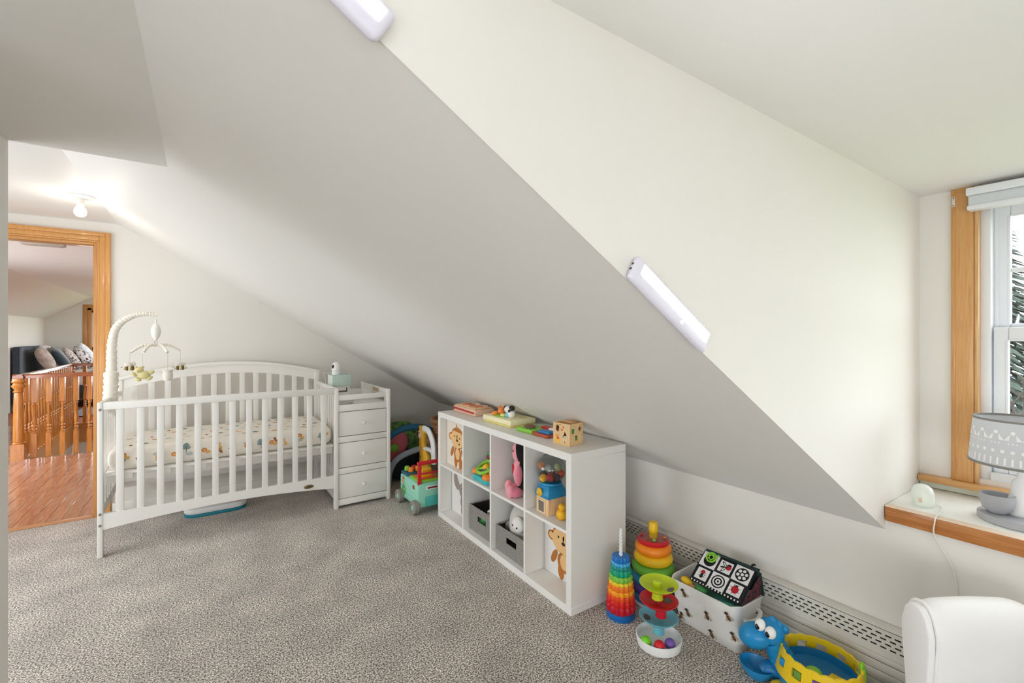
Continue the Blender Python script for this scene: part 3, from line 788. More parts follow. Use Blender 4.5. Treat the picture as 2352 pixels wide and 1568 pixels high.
# badge
b = MB(); b.M = MY(0.655-CX0, -0.001, 0.212); b.lathe([(0.0, 0.0), (0.034, 0.0), (0.034, 0.002), (0.030, 0.004), (0.0, 0.004)], 24, sy=0.42)
bd = b.build('badge', pm('bronze_badge', '#8C7A52', 0.35, metal=0.7), cr)
b = MB(); b.M = MY(0.655-CX0, -0.0055, 0.212)
for k in range(4): b.box(-0.018+0.010*k, -0.011+0.010*k, -0.004+0.001*k, 0.005, 0, 0.0008)
b.build('lettering', pm('badge_dark', '#4A3D24', 0.5), bd)
# arched back
fa = lambda x: 1.105-0.098*((x-0.176)/0.69)**2
fb_ = lambda x: fa(x)-0.075
arch_rail(0, fb_, CYB-0.032, CYB-0.008, CX0+0.02, 0.848, 28, top=fa).build('arched_top_rail', WHITE, cr, ang=30)
arch_rail(0, lambda x: fa(x)-0.004, CYB-0.045, CYB+0.002, CX0, 0.868, 28, top=lambda x: fa(x)+0.016).build('top_cap', WHITE, cr, ang=30)
C('back_lower_panel', (CX0+0.04, 0.828, CYB-0.03, CYB-0.012, 0.22, 0.44))
sb = C('slat', (-0.409-0.019, -0.409+0.019, CYB-0.027, CYB-0.014, 0.40, 1.0), bevel=0.002)
for i in range(0, 13):
    x = -0.409+0.0978*i
    o = sb if i == 0 else like(sb, cr, (0.0978*i, 0, 0))
    top = fb_(x)+0.02
    o.location.z = 0.40-0.40*(top-0.40)/0.60; o.scale.z = (top-0.40)/0.60
# sides
for (x0, x1) in ((CX0+0.002, CX0+0.022), (0.842, 0.862)):
    C('side_top_rail', (x0-0.0, x1+0.004, CYF+0.045, CYB-0.04, 0.895, 0.928), bevel=0.004)
    C('side_bottom_rail', (x0, x1, CYF+0.045, CYB-0.04, 0.245, 0.30))
    a = C('slat', (x0+0.004, x1-0.004, CYF+0.085, CYF+0.118, 0.295, 0.90), bevel=0.002)
    for i in range(1, 8): like(a, cr, (0, 0.076*i, 0))
# mattress support
C('mattress_support', (CX0+0.03, 0.835, CYF+0.03, CYB-0.045, 0.478, 0.494))
C('support_rail', (CX0+0.03, 0.835, CYF+0.05, CYF+0.07, 0.425, 0.480), mat=pm('white_shaded_board', '#E2DED8', 0.5))
nb = C('support_block', (-0.40, -0.355, CYF+0.036, CYF+0.05, 0.445, 0.478), bevel=0.001)
for i in range(1, 7): like(nb, cr, (0.19*i, 0, 0))
# chest
QX0, QX1 = 0.868, 1.274
C('chest_post', (QX1-0.028, QX1, CYF-0.004, CYF+0.04, 0.0, 0.897), bevel=0.004)
C('chest_post', (QX1-0.028, QX1, CYB-0.04, CYB, 0.0, 0.897), bevel=0.004)
C('chest_side_panel', (QX1-0.018, QX1-0.004, CYF+0.04, CYB-0.04, 0.03, 0.785))
C('chest_inner_panel', (QX0, QX0+0.014, CYF+0.03, CYB-0.01, 0.03, 0.785))
C('chest_back_panel', (QX0, QX1, CYB-0.02, CYB-0.008, 0.03, 0.785))
C('face_rail', (QX0, QX1-0.028, CYF+0.002, CYF+0.03, 0.744, 0.795))
C('face_rail', (QX0, QX1-0.028, CYF+0.002, CYF+0.03, 0.504, 0.549))
C('face_rail', (QX0, QX1-0.028, CYF+0.002, CYF+0.03, 0.262, 0.306))
C('face_rail', (QX0, QX1-0.028, CYF+0.002, CYF+0.03, 0.022, 0.068))
C('chest_top', (QX0, QX1-0.01, CYF+0.03, CYB-0.01, 0.768, 0.785))
for (za, zb) in ((0.552, 0.741), (0.309, 0.501), (0.071, 0.259)):
    d = C('drawer', (QX0+0.005, QX1-0.033, CYF+0.007, CYF+0.40, za+0.002, zb-0.002), bevel=0.002)
    b = MB(); b.M = MY(1.058-CX0, 0.006, (za+zb)/2)
    b.lathe([(0.007, 0), (0.007, 0.010), (0.013, 0.014), (0.0155, 0.020), (0.013, 0.026), (0.006, 0.0285), (0, 0.029)], 20)
    k = b.build('knob', WHITE, cr); k.parent = d
C('gallery_front_rail', (QX0, QX1-0.028, CYF+0.004, CYF+0.024, 0.832, 0.872))
C('gallery_side_rail', (QX1-0.022, QX1-0.004, CYF+0.04, CYB-0.04, 0.838, 0.892))
C('gallery_side_rail', (QX1-0.022, QX1-0.004, CYF+0.04, CYF+0.09, 0.785, 0.84), (QX1-0.022, QX1-0.004, CYB-0.30, CYB-0.04, 0.785, 0.84))
C('gallery_back_rail', (QX0, QX1-0.028, CYB-0.03, CYB-0.012, 0.785, 0.835))
lb = C('warning_label', (QX1-0.0232, QX1-0.022, CYF+0.22, CYF+0.40, 0.848, 0.884), mat=pm('label_cream', '#D8CBB8', 0.6), bevel=0)
b = MB()
for k in range(4): b.box(QX1-0.0236-CX0, QX1-0.0231-CX0, 0.235, 0.385, 0.852+0.008*k, 0.8555+0.008*k)
b.build('label_print', pm('label_brown', '#9A6A48', 0.6), lb)

# ------------------------------------------------------------------ crib mattress in a printed fitted sheet
SHEET = pm('cream_sheet', '#EDE7DD', 0.85, vary=0.03, vscale=12, bump=0.25, bscale=18)
MX0, MX1, MY0, MY1, MZ0, MZ1 = CX0+0.036, 0.833, CYF+0.036, CYB-0.05, 0.495, 0.635
mt = thing('crib_mattress', 'crib mattress in a cream sheet printed with animals and trees', 'mattress', ((MX0+MX1)/2, (MY0+MY1)/2, MZ0))
HL, HW, HH = (MX1-MX0)/2, (MY1-MY0)/2, MZ1-MZ0
MB().box(-HL, HL, -HW, HW, 0.0, HH).build('fitted_sheet', SHEET, mt, bevel=0.055, seg=5)
pr = None
def animal(kind, s):
    if kind == 'tree':
        pr.mat(0).oval(0, 0.018*s, 0.016*s, 0.020*s, 0.0004); pr.oval(-0.008*s, 0.010*s, 0.012*s, 0.010*s, 0.0005); pr.oval(0.009*s, 0.009*s, 0.012*s, 0.010*s, 0.0006)
        pr.mat(3).flat([(-0.0015*s, -0.02*s), (0.0015*s, -0.02*s), (0.001*s, 0.02*s), (-0.001*s, 0.02*s)], 0.0009)
    elif kind == 'lion':
        pr.mat(1).oval(0, 0.010*s, 0.014*s, 0.013*s, 0.0004); pr.mat(2).oval(0, 0.009*s, 0.008*s, 0.008*s, 0.0007)
        pr.mat(2).flat([(0.006*s, -0.014*s), (0.03*s, -0.014*s), (0.03*s, 0.004*s), (0.006*s, 0.004*s)], 0.0005)
    elif kind == 'monkey':
        pr.mat(4).oval(0, 0.008*s, 0.008*s, 0.007*s, 0.0004); pr.oval(0.004*s, -0.006*s, 0.006*s, 0.011*s, 0.0005, 0.5)
        pts = [(0.010*s+0.004*s*math.cos(a), -0.01*s+0.012*s*math.sin(a)) for a in [k*0.5 for k in range(-3, 4)]]
        pr.flat(pts+[(x-0.002*s, y) for x, y in pts[::-1]], 0.0006)
    elif kind == 'giraffe':
        pr.mat(2).flat([(-0.004*s, -0.02*s), (0.014*s, -0.02*s), (0.012*s, 0.0), (0.002*s, 0.004*s), (0.0, 0.026*s), (-0.008*s, 0.026*s), (-0.004*s, 0.0)], 0.0004)
    else:
        pr.mat(5).oval(0, 0, 0.020*s, 0.008*s, 0.0004); pr.oval(0.004*s, 0.006*s, 0.010*s, 0.008*s, 0.0005)
PRM = [pm('print_tree', '#8FA3A3', 0.85), pm('print_orange', '#D97B3B', 0.85), pm('print_yellow', '#E3B26A', 0.85),
       pm('print_dark', '#5A5650', 0.85), pm('print_brown', '#A0623A', 0.85), pm('print_cloud', '#B9C2C2', 0.85)]
protos = {}
def put(kind, M):
    global pr
    if kind not in protos:
        pr = MB(); animal(kind, 1.1); o = pr.build('printed_'+kind, PRM, mt, smooth=False); protos[kind] = o
    else: o = like(protos[kind], mt)
    o.matrix_local = M
kinds = ['tree', 'lion', 'monkey', 'giraffe', 'cloud', 'lion', 'cloud']
rnd = random.Random(3); q = 0
for i in range(15):
    for r in range(2):
        x = -HL+0.075+i*0.083+rnd.uniform(-0.012, 0.012); z = 0.058+r*0.030+rnd.uniform(-0.005, 0.005)
        if r == 1 and i % 2: continue
        put(kinds[q % 7], Matrix.Translation((x, -HW-0.0006, z)) @ MY(0, 0, 0) @ Matrix.Rotation(rnd.uniform(-0.2, 0.2), 4, 'Z')); q += 1
for i in range(14):
    for j in range(5):
        x = -HL+0.085+i*0.092+rnd.uniform(-0.02, 0.02)+(0.04 if j % 2 else 0); y = -HW+0.08+j*0.11+rnd.uniform(-0.012, 0.012)
        if abs(x) > HL-0.07: continue
        put(kinds[q % 7], Matrix.Translation((x, y, HH+0.0006)) @ Matrix.Rotation(rnd.uniform(-0.3, 0.3), 4, 'Z')); q += 1

# ------------------------------------------------------------------ mobile clamped on the crib side
mo = thing('crib_mobile', 'white fabric-wrapped musical mobile with hanging plush bees and bear clamped to the crib', 'mobile', (-0.498, 3.95, 0.93))
RUF = pm('gathered_white_cloth', '#E9E4DA', 0.9, bump=0.35, bscale=90)
path = bez([(0.0, 0, -0.10), (0.004, 0, 0.03), (0.008, 0, 0.20), (0.012, 0, 0.36), (0.035, 0, 0.46), (0.10, 0, 0.525), (0.17, 0, 0.548), (0.245, 0, 0.545)], 16)
rr = []
for i, p in enumerate(path):
    t = i/(len(path)-1)
    base = 0.034*(1-t)+0.013*t if t > 0.25 else 0.042-0.02*t
    rr.append(base*(1+0.07*math.sin(i*1.7)+0.05*math.sin(i*2.9+1)+rnd.uniform(-0.05, 0.05)))
MB().tube(path, rr, 14).build('wrapped_arm', RUF, mo)
MB().box(-0.03, 0.03, -0.03, 0.03, -0.13, -0.035).build('clamp', pm('mobile_plastic', '#ECEAE6', 0.35), mo, bevel=0.008)
pod = MB().lathe([(0, 0.545), (0.006, 0.542), (0.005, 0.515), (0.016, 0.505), (0.026, 0.48), (0.028, 0.455), (0.022, 0.425), (0.012, 0.41), (0.008, 0.40), (0, 0.398)], 24, c=(0.238, 0, -0.03)).build('music_box', pm('mobile_plastic', '#ECEAE6', 0.35), mo)
MB().torus((0.238, 0, 0.358), 0.008, 0.0018, 14, 6, R=RX(PI/2)).build('hook', pm('steel_ring', '#A8A49C', 0.3, metal=1.0), mo)
HZ = 0.335
ends = []
for k, (ex, ey) in enumerate(((0.135, 0.02), (-0.135, -0.02), (0.07, -0.115), (-0.06, -0.12))):
    p = bez([(0.238, 0, HZ), (0.238+ex*0.5, ey*0.5, HZ+0.0), (0.238+ex, ey, HZ-0.045)], 12)
    rs = [0.009*(1+0.22*math.sin(i*2.1)) for i in range(len(p))]
    MB().tube(p, rs, 10).build('cross_arm', RUF, mo); ends.append(p[-1])
STR = pm('hanging_thread', '#B8B4AE', 0.8)
BE1 = pm('plush_cream', '#DCD2B4', 0.95, bump=0.5, bscale=250); BE2 = pm('plush_brown', '#6E5B38', 0.95, bump=0.5, bscale=250)
BY = pm('plush_pale_yellow', '#D6CB96', 0.95, bump=0.5, bscale=250); WING = pm('plush_white', '#E2DCD2', 0.9)
def string(e, z1):
    MB().cyl(tuple(e), (e.x, e.y, z1), 0.0008, n=6).build('string', STR, mo)
def bee(e, z):
    string(e, z+0.02)
    b = MB()
    for i, m in enumerate((0, 1, 0, 1, 0)):
        xx = -0.028+0.014*i; r = 0.018*math.sqrt(max(0.2, 1-(xx/0.036)**2))
        b.mat(m).ell((e.x+xx, e.y, z), (0.010, r, r), 12, 8)
    bo = b.build('plush_bee', [BE1, BE2], mo)
    w = MB().ell((e.x-0.012, e.y-0.008, z+0.026), (0.017, 0.005, 0.013), 12, 8).ell((e.x+0.016, e.y+0.008, z+0.028), (0.016, 0.005, 0.014), 12, 8)
    w.build('wing', WING, bo)
    MB().cyl((e.x-0.034, e.y, z+0.004), (e.x-0.046, e.y, z+0.008), 0.002).build('antenna', BE2, bo)
bee(ends[0], 0.175); bee(ends[1], 0.185)
e = ends[3]; string(e, 0.185); z = 0.155
b = MB().ell((e.x+0.008, e.y, z-0.012), (0.034, 0.026, 0.028), 16, 10).ell((e.x-0.018, e.y, z+0.022), (0.023, 0.021, 0.020), 16, 10)
b.ell((e.x-0.026, e.y-0.018, z+0.016), (0.010, 0.010, 0.008), 10, 8)
for dx in (-0.034, 0.0): b.ell((e.x+dx, e.y, z+0.040), 0.008, 10, 8)
for (dx, dz, an) in ((-0.045, -0.005, 0.7), (0.045, 0.004, -0.5), (-0.024, -0.038, 0.5), (0.036, -0.034, -0.6)):
    b.ell((e.x+dx, e.y-0.006, z+dz), (0.020, 0.011, 0.012), 12, 8, R=RY(an))
b.build('plush_bear', BY, mo)
e = ends[2]; string(e, 0.17)
MB().lathe([(0, 0.10), (0.020, 0.10), (0.028, 0.115), (0.030, 0.135), (0.027, 0.152), (0.026, 0.158), (0.030, 0.162), (0.030, 0.17), (0.0, 0.172)], 20, c=(e.x, e.y, 0)).build('plush_pot', WING, mo)

# ------------------------------------------------------------------ things on the changing chest
o = MB().box(-0.072, 0.072, -0.08, 0.08, 0, 0.130)
wd_ = thing('wipes_dispenser', 'white wipes dispenser with a dark slot under the mint box', 'dispenser', (0.957, 3.98, 0.785))
MB().box(-0.068, 0.068, -0.075, 0.075, 0.0, 0.122).build('case', pm('dispenser_white', '#EAE8E4', 0.35), wd_, bevel=0.012, seg=3)
MB().box(-0.07, 0.07, -0.078, 0.078, 0.122, 0.132).build('lid', pm('dispenser_white', '#EAE8E4'), wd_, bevel=0.004)
MB().box(-0.055, 0.045, -0.0765, -0.074, 0.078, 0.092).box(0.035, 0.045, -0.0765, -0.074, 0.085, 0.115).build('slot', pm('dark_slot', '#6A625A', 0.5), wd_)
mb = thing('mint_box', 'small mint green box on top of the wipes dispenser', 'box', (0.955, 3.97, 0.917))
MB().box(-0.075, 0.075, -0.08, 0.08, 0.0, 0.088).build('carton', pm('mint_card', '#B9CFC3', 0.6), mb, bevel=0.003)
MB().box(-0.0765, -0.0745, -0.078, 0.078, 0.002, 0.086).build('end_panel', pm('mint_card_pale', '#DDE6E0', 0.6), mb)
cm = thing('baby_monitor_camera', 'white dome baby monitor camera on the mint box', 'camera', (0.925, 3.96, 1.005))
MW = pm('monitor_white', '#EFEFEF', 0.25)
MB().lathe([(0, 0), (0.030, 0), (0.034, 0.012), (0.035, 0.030), (0.033, 0.032), (0.0, 0.032)], 24).build('base', MW, cm)
MB().lathe([(0.0, 0.033), (0.034, 0.034), (0.035, 0.05), (0.033, 0.075), (0.025, 0.096), (0.012, 0.106), (0, 0.108)], 24).build('head', MW, cm)
MB().ell((-0.024, -0.014, 0.068), (0.013, 0.011, 0.017), 14, 10).build('lens', pm('lens_black', '#141414', 0.1), cm)
MB().tube(bez([(-0.03, 0.035, 0.015), (-0.090, 0.05, 0.01), (-0.056, 0.125, -0.05), (-0.045, 0.14, -0.20)]), 0.002, 6).build('cord', pm('white_cord', '#E8E6E2', 0.5), cm)
dp = thing('folded_pads', 'small flat stack of white pads on the changing tray', 'pads', (0.955, 3.76, 0.785))
for k in range(3): MB().ell((0.004*k, 0, 0.007+0.0125*k), (0.058, 0.045, 0.0075), 24, 8).build('pad', pm('pad_white', '#E6E2DC', 0.8), dp)

# ------------------------------------------------------------------ toy lying under the crib
um = thing('toy_keyboard_mat', 'white and teal oblong toy lying on the carpet under the crib', 'toy', (0.09, 4.13, 0))
def oblong(L, Wd_, z0, z1, n=10):
    p = []
    for (cx_, a0) in ((L/2-Wd_/2, -PI/2), (-L/2+Wd_/2, PI/2)):
        for k in range(n+1):
            a = a0+PI*k/n; p.append((cx_+Wd_/2*math.cos(a), Wd_/2*math.sin(a)))
    return MB().prism(p, z0, z1)
oblong(0.40, 0.17, 0.0, 0.022).build('base', pm('teal_plastic', '#1C7F93', 0.4), um, bevel=0.004)
oblong(0.40, 0.165, 0.022, 0.062).build('body', pm('toy_white', '#EAEAEA', 0.4), um, bevel=0.008)
MB().lathe([(0.028, 0.062), (0.028, 0.068), (0.02, 0.072), (0, 0.072)], 20, c=(0.15, -0.02, 0)).build('button', pm('toy_red', '#C9202E', 0.35), um)
# ------------------------------------------------------------------ cube shelf
SX0, SX1, SY0, SY1, SH = 1.445, 1.822, 1.622, 3.092, 0.770
sh = thing('cube_shelf', 'white eight-cube shelf unit standing under the roof slope', 'shelf', (SX0, SY0, 0))
SHW = pm('shelf_foil_white', '#E8E6E2', 0.45, vary=0.015, vscale=60)
def S_(name, x0, x1, y0, y1, z0, z1): return MB().box(x0-SX0, x1-SX0, y0-SY0, y1-SY0, z0, z1).build(name, SHW, sh, bevel=0.0015, seg=1)
TK = 0.038; DV = 0.016; CW = (SY1-SY0-2*TK-3*DV)/4; ZM = 0.377
S_('top_panel', SX0, SX1, SY0, SY1, SH-TK, SH)
S_('bottom_panel', SX0, SX1, SY0, SY1, 0.0, TK)
S_('side_panel', SX0, SX1, SY0, SY0+TK, TK, SH-TK); S_('side_panel', SX0, SX1, SY1-TK, SY1, TK, SH-TK)
cells = []
y = SY0+TK
for i in range(4):
    cells.append((y, y+CW))
    S_('cross_shelf', SX0+0.002, SX1, y, y+CW, ZM, ZM+DV)
    y += CW
    if i < 3: S_('divider', SX0+0.002, SX1, y, y+DV, TK, SH-TK); y += DV
ZU = ZM+DV                       # upper compartment floor
# cells[0] is the near one (next to the ring stackers), cells[3] the far one
BR = pm('monkey_brown', '#B5702F', 0.7); TAN = pm('monkey_tan', '#E9BE83', 0.7); EYE = pm('print_black', '#2A2019', 0.6)
CANV = pm('canvas_cream', '#E6DDD0', 0.85, bump=0.2, bscale=400); CANVW = pm('canvas_white', '#E4E3E0', 0.85, bump=0.2, bscale=400)
def canvas(name, label, x, ya, yb, z0, z1, mat, draw, mats):
    t = thing(name, label, 'canvas picture', (x, yb, z0))
    w, hgt = yb-ya, z1-z0
    MB().box(0, 0.018, -w, 0, 0, hgt).build('canvas', mat, t, bevel=0.002)
    b = MB(); b.M = MX(-0.0006, 0, 0) @ Matrix.Diagonal((w, hgt, 1, 1))
    draw(b); b.build('printed_figure', mats, t, smooth=False)
def draw_monkey(b):
    Zs = [0.0002*k for k in range(9)]
    b.mat(0).oval(0.52, 0.66, 0.32, 0.24, Zs[0]); b.oval(0.20, 0.66, 0.10, 0.085, Zs[0]); b.oval(0.86, 0.60, 0.10, 0.085, Zs[0])
    b.mat(1).oval(0.20, 0.66, 0.065, 0.055, Zs[1]); b.oval(0.87, 0.60, 0.065, 0.055, Zs[1])
    b.mat(1).oval(0.50, 0.62, 0.28, 0.185, Zs[2]); b.oval(0.38, 0.70, 0.14, 0.11, Zs[3]); b.oval(0.62, 0.69, 0.14, 0.11, Zs[3])
    b.mat(2).oval(0.38, 0.69, 0.022, 0.020, Zs[5]); b.oval(0.62, 0.67, 0.022, 0.020, Zs[5]); b.oval(0.50, 0.61, 0.045, 0.030, Zs[5]); b.oval(0.60, 0.54, 0.030, 0.020, Zs[5], 0.6)
    b.mat(0).flat([(0.50, 0.88), (0.55, 0.88), (0.47, 0.97), (0.44, 0.95)], Zs[1])
    b.mat(0).oval(0.52, 0.30, 0.17, 0.17, Zs[0]); b.oval(0.27, 0.33, 0.06, 0.14, Zs[1], -0.5); b.oval(0.77, 0.33, 0.06, 0.14, Zs[1], 0.6)
    b.oval(0.44, 0.13, 0.075, 0.13, Zs[1], 0.1); b.oval(0.66, 0.11, 0.075, 0.13, Zs[1], -0.15)
    b.mat(1).oval(0.52, 0.31, 0.10, 0.13, Zs[3])
    pts = [(0.86+0.09*math.cos(a), 0.16+0.08*math.sin(a)) for a in [k*0.5-2.4 for k in range(12)]]
    pin = [(0.86+0.05*math.cos(a), 0.16+0.045*math.sin(a)) for a in [k*0.5-2.4 for k in range(12)]]
    b.mat(0)
    for i in range(11): b.flat([pts[i], pts[i+1], pin[i+1], pin[i]], Zs[1])
def draw_elephant(b):
    b.mat(0)
    tr = bez([(0.22, 0.98, 0), (0.20, 0.82, 0), (0.28, 0.66, 0), (0.45, 0.55, 0)], 5)
    for i in range(len(tr)-1):
        w0 = 0.03+0.012*i; w1 = 0.03+0.012*(i+1)
        b.flat([(tr[i].x-w0, tr[i].y), (tr[i].x+w0, tr[i].y), (tr[i+1].x+w1, tr[i+1].y), (tr[i+1].x-w1, tr[i+1].y)], 0.0002)
    b.oval(0.62, 0.58, 0.26, 0.20, 0.0004); b.oval(0.72, 0.32, 0.30, 0.22, 0.0006); b.oval(0.55, 0.14, 0.10, 0.14, 0.0008); b.oval(0.85, 0.14, 0.10, 0.14, 0.0008)
    b.mat(1).oval(0.82, 0.58, 0.14, 0.17, 0.0010)
    b.mat(2).oval(0.50, 0.62, 0.02, 0.018, 0.0012)
MK = [BR, TAN, EYE]
c3 = cells[3]; c0 = cells[0]
canvas('monkey_canvas', 'cream canvas printed with a small brown monkey in the upper shelf cube', 1.497, c3[0]+0.006, c3[1]-0.006, ZU+0.001, ZU+0.318, CANV, draw_monkey, MK)
canvas('elephant_canvas', 'white canvas printed with a grey elephant below the monkey picture', 1.537, c3[0]+0.006, c3[1]-0.006, TK+0.001, TK+0.318, CANVW, draw_elephant,
       [pm('elephant_grey', '#9A8E85', 0.7), pm('elephant_ear', '#857A72', 0.7), EYE])
canvas('monkey_canvas', 'white canvas printed with a big brown monkey in the lower cube under the gumball toy', 1.575, c0[0]+0.006, c0[1]-0.006, TK+0.001, TK+0.318, CANVW, draw_monkey, MK)

# grey felt bins with a hand slot
FELT = two_tone('grey_felt', '#6F6B67', '#A39F9A', 220, lo=0.4, hi=0.62, bump=0.3)
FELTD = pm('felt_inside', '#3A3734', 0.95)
def felt_bin(label, x0, x1, y0, y1, hgt):
    t = thing('felt_bin', label, 'storage bin', (x0, (y0+y1)/2, TK), group='grey felt bins in the lower cubes')
    w = (y1-y0)/2; L = x1-x0; th = 0.006
    sw, s0, s1 = 0.052, hgt*0.48, hgt*0.48+0.034
    b = MB().box(0, th, -w, -sw, 0, hgt).box(0, th, sw, w, 0, hgt).box(0, th, -sw, sw, 0, s0).box(0, th, -sw, sw, s1, hgt)
    b.build('front_wall', FELT, t, bevel=0.002, seg=1)
    MB().box(th, L, -w, -w+th, 0, hgt).box(th, L, w-th, w, 0, hgt).box(L-th, L, -w+th, w-th, 0, hgt).build('walls', FELT, t, bevel=0.002, seg=1)
    MB().box(th, L-th, -w+th, w-th, 0, th).build('bottom', FELTD, t, smooth=False)
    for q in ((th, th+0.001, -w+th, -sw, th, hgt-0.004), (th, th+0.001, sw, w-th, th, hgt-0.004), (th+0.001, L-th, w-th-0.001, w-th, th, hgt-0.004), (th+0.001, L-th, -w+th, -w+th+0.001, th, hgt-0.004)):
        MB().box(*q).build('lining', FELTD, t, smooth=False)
    return t
c2, c1 = cells[2], cells[1]
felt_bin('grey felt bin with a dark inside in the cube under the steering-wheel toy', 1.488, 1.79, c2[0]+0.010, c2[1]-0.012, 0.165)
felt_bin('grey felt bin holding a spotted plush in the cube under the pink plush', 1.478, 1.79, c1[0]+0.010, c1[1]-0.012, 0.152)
# contents of the bins
tt = thing('toy_block', 'small white and black picture block in the felt bin', 'toy', (1.56, 2.50, TK+0.0065), 0.5)
MB().box(-0.03, 0.03, -0.03, 0.03, 0, 0.16).build('body', pm('toy_white', '#EAEAEA'), tt, bevel=0.004)
b = MB(); b.M = MX(-0.0305, 0.0, 0.12); b.oval(0, 0, 0.016, 0.016); b.flat([(-0.022, 0.03), (0.022, 0.03), (0.022, 0.024), (-0.022, 0.024)])
b.build('print', EYE, tt, smooth=False)
gb_ = thing('green_toy_ball', 'green ball seen through the hand slot of the felt bin', 'ball', (1.545, 2.60, TK+0.0065))
MB().ell((0, 0, 0.045), 0.045, 20, 12).build('shell', pm('toy_leaf_green', '#4FA257', 0.4), gb_)
pg = thing('spotted_plush', 'pale grey plush animal with black spots sitting in the felt bin', 'plush toy', (1.585, 2.205, TK+0.0065))
PGR = pm('plush_grey', '#C9C6C0', 0.95, bump=0.6, bscale=220, sheen=0.4)
MB().ell((0.0, -0.01, 0.165), (0.085, 0.098, 0.135), 24, 16).build('body', PGR, pg)
MB().ell((-0.072, -0.055, 0.195), (0.030, 0.052, 0.048), 20, 12).build('muzzle', pm('plush_white_snout', '#E4E1DC', 0.95), pg)
for (yy, zz) in ((-0.035, 0.205), (-0.075, 0.200)):
    MB().ell((-0.101, yy, zz-0.012), (0.004, 0.006, 0.005), 10, 8).build('nostril', EYE, pg)
MB().ell((-0.058, 0.030, 0.225), (0.006, 0.009, 0.010), 12, 8).build('eye', EYE, pg)
MB().ell((-0.064, 0.012, 0.115), (0.006, 0.012, 0.011), 12, 8).build('spot', EYE, pg)
MB().ell((-0.035, 0.105, 0.120), (0.016, 0.030, 0.045), 14, 10, R=RX(0.6)).build('ear', pm('plush_dark_grey', '#8B8782', 0.95, bump=0.5, bscale=220), pg)

# ------------------------------------------------------------------ steering-wheel toy (upper cube)
sw = thing('steering_wheel_toy', 'toy dashboard with a green steering wheel on a teal base in the shelf cube', 'toy', (1.535, 2.53, ZU))
TEAL = pm('toy_teal', '#3FB0B5', 0.35); LIME = pm('toy_lime', '#8CC63F', 0.35); YEL = pm('toy_yellow', '#F2B51F', 0.35); ORG = pm('toy_orange', '#EE8B2D', 0.35)
GRN = pm('toy_green', '#2E9B57', 0.35); RED = pm('toy_red', '#C9202E', 0.35); BLU = pm('toy_blue', '#1B7FC4', 0.35)
MB().prism([(0.075*math.cos(2*PI*k/28)*(1+0.14*math.cos(5*2*PI*k/28)), 0.125*math.sin(2*PI*k/28)*(1+0.10*math.cos(5*2*PI*k/28))) for k in range(28)], 0, 0.035).build('base', TEAL, sw, bevel=0.008, seg=2)
MB().ell((-0.035, 0.085, 0.045), (0.030, 0.032, 0.022), 16, 10).build('knob', ORG, sw)
MB().ell((-0.045, -0.065, 0.040), (0.032, 0.040, 0.022), 16, 10).build('knob', ORG, sw)
MB().ell((-0.020, -0.100, 0.075), (0.028, 0.028, 0.035), 16, 10).build('knob', YEL, sw)
RW = RY(-0.5)
MB().torus((-0.005, 0.01, 0.085), 0.062, 0.012, 28, 10, R=RW).build('steering_wheel', LIME, sw)
b = MB(); b.ell((-0.008, 0.01, 0.088), (0.026, 0.026, 0.014), 16, 10, R=RW)
b.build('horn', YEL, sw)
b = MB()
for a in (0.3, 2.4, 4.5):
    v0 = RW @ Vector((0.02*math.cos(a), 0.02*math.sin(a), 0)); v1 = RW @ Vector((0.06*math.cos(a), 0.06*math.sin(a), 0))
    b.cyl((-0.005+v0.x, 0.01+v0.y, 0.085+v0.z), (-0.005+v1.x, 0.01+v1.y, 0.085+v1.z), 0.009, n=8)
b.build('spoke', LIME, sw)
MB().cyl((0.05, 0.02, 0.02), (0.045, 0.02, 0.12), 0.01).build('mirror_post', GRN, sw)
MB().ell((0.038, 0.02, 0.145), (0.018, 0.045, 0.028), 18, 10).build('mirror', GRN, sw)
MB().ell((0.022, 0.030, 0.140), (0.008, 0.020, 0.016), 14, 8).build('mirror_face', pm('toy_dark_red', '#7E2B25', 0.3), sw)

# ------------------------------------------------------------------ pink ladybug plush (upper cube)
lp = thing('ladybug_plush', 'pink plush doll with a black hood and a red heart sitting in the shelf cube', 'plush toy', (1.560, 2.190, ZU), -0.5)
PINK = pm('plush_pink', '#EE9AA6', 0.95, bump=0.5, bscale=260, sheen=0.5); PBLK = pm('plush_black', '#15110F', 0.95, bump=0.5, bscale=260)
PINK2 = pm('plush_rose', '#E07E90', 0.95, bump=0.5, bscale=260, sheen=0.5)
MB().ell((0.015, -0.01, 0.120), (0.050, 0.062, 0.105), 20, 14).build('back', PBLK, lp)
MB().ell((-0.012, 0.0, 0.135), (0.036, 0.050, 0.085), 20, 14).build('belly', PINK, lp)
MB().ell((0.012, -0.01, 0.262), (0.054, 0.066, 0.075), 22, 14).build('hood', PBLK, lp)
MB().ell((-0.020, 0.006, 0.252), (0.034, 0.052, 0.062), 20, 14).build('face', PINK, lp)
MB().ell((-0.050, 0.024, 0.262), (0.004, 0.006, 0.008), 10, 8).ell((-0.050, -0.016, 0.262), (0.004, 0.006, 0.008), 10, 8).build('eyes', EYE, lp)
b = MB(); b.M = MX(-0.0485, 0.012, 0.152)
hp = [(0.020*math.sin(t)**3*1.0, 0.016*math.cos(t)-0.006*math.cos(2*t)-0.0025*math.cos(3*t)) for t in [2*PI*k/28 for k in range(28)]]
b.prism([(x*1.3, y*1.6) for x, y in hp], -0.004, 0.003); b.build('heart', pm('felt_red', '#C3283B', 0.9), lp, bevel=0.002)
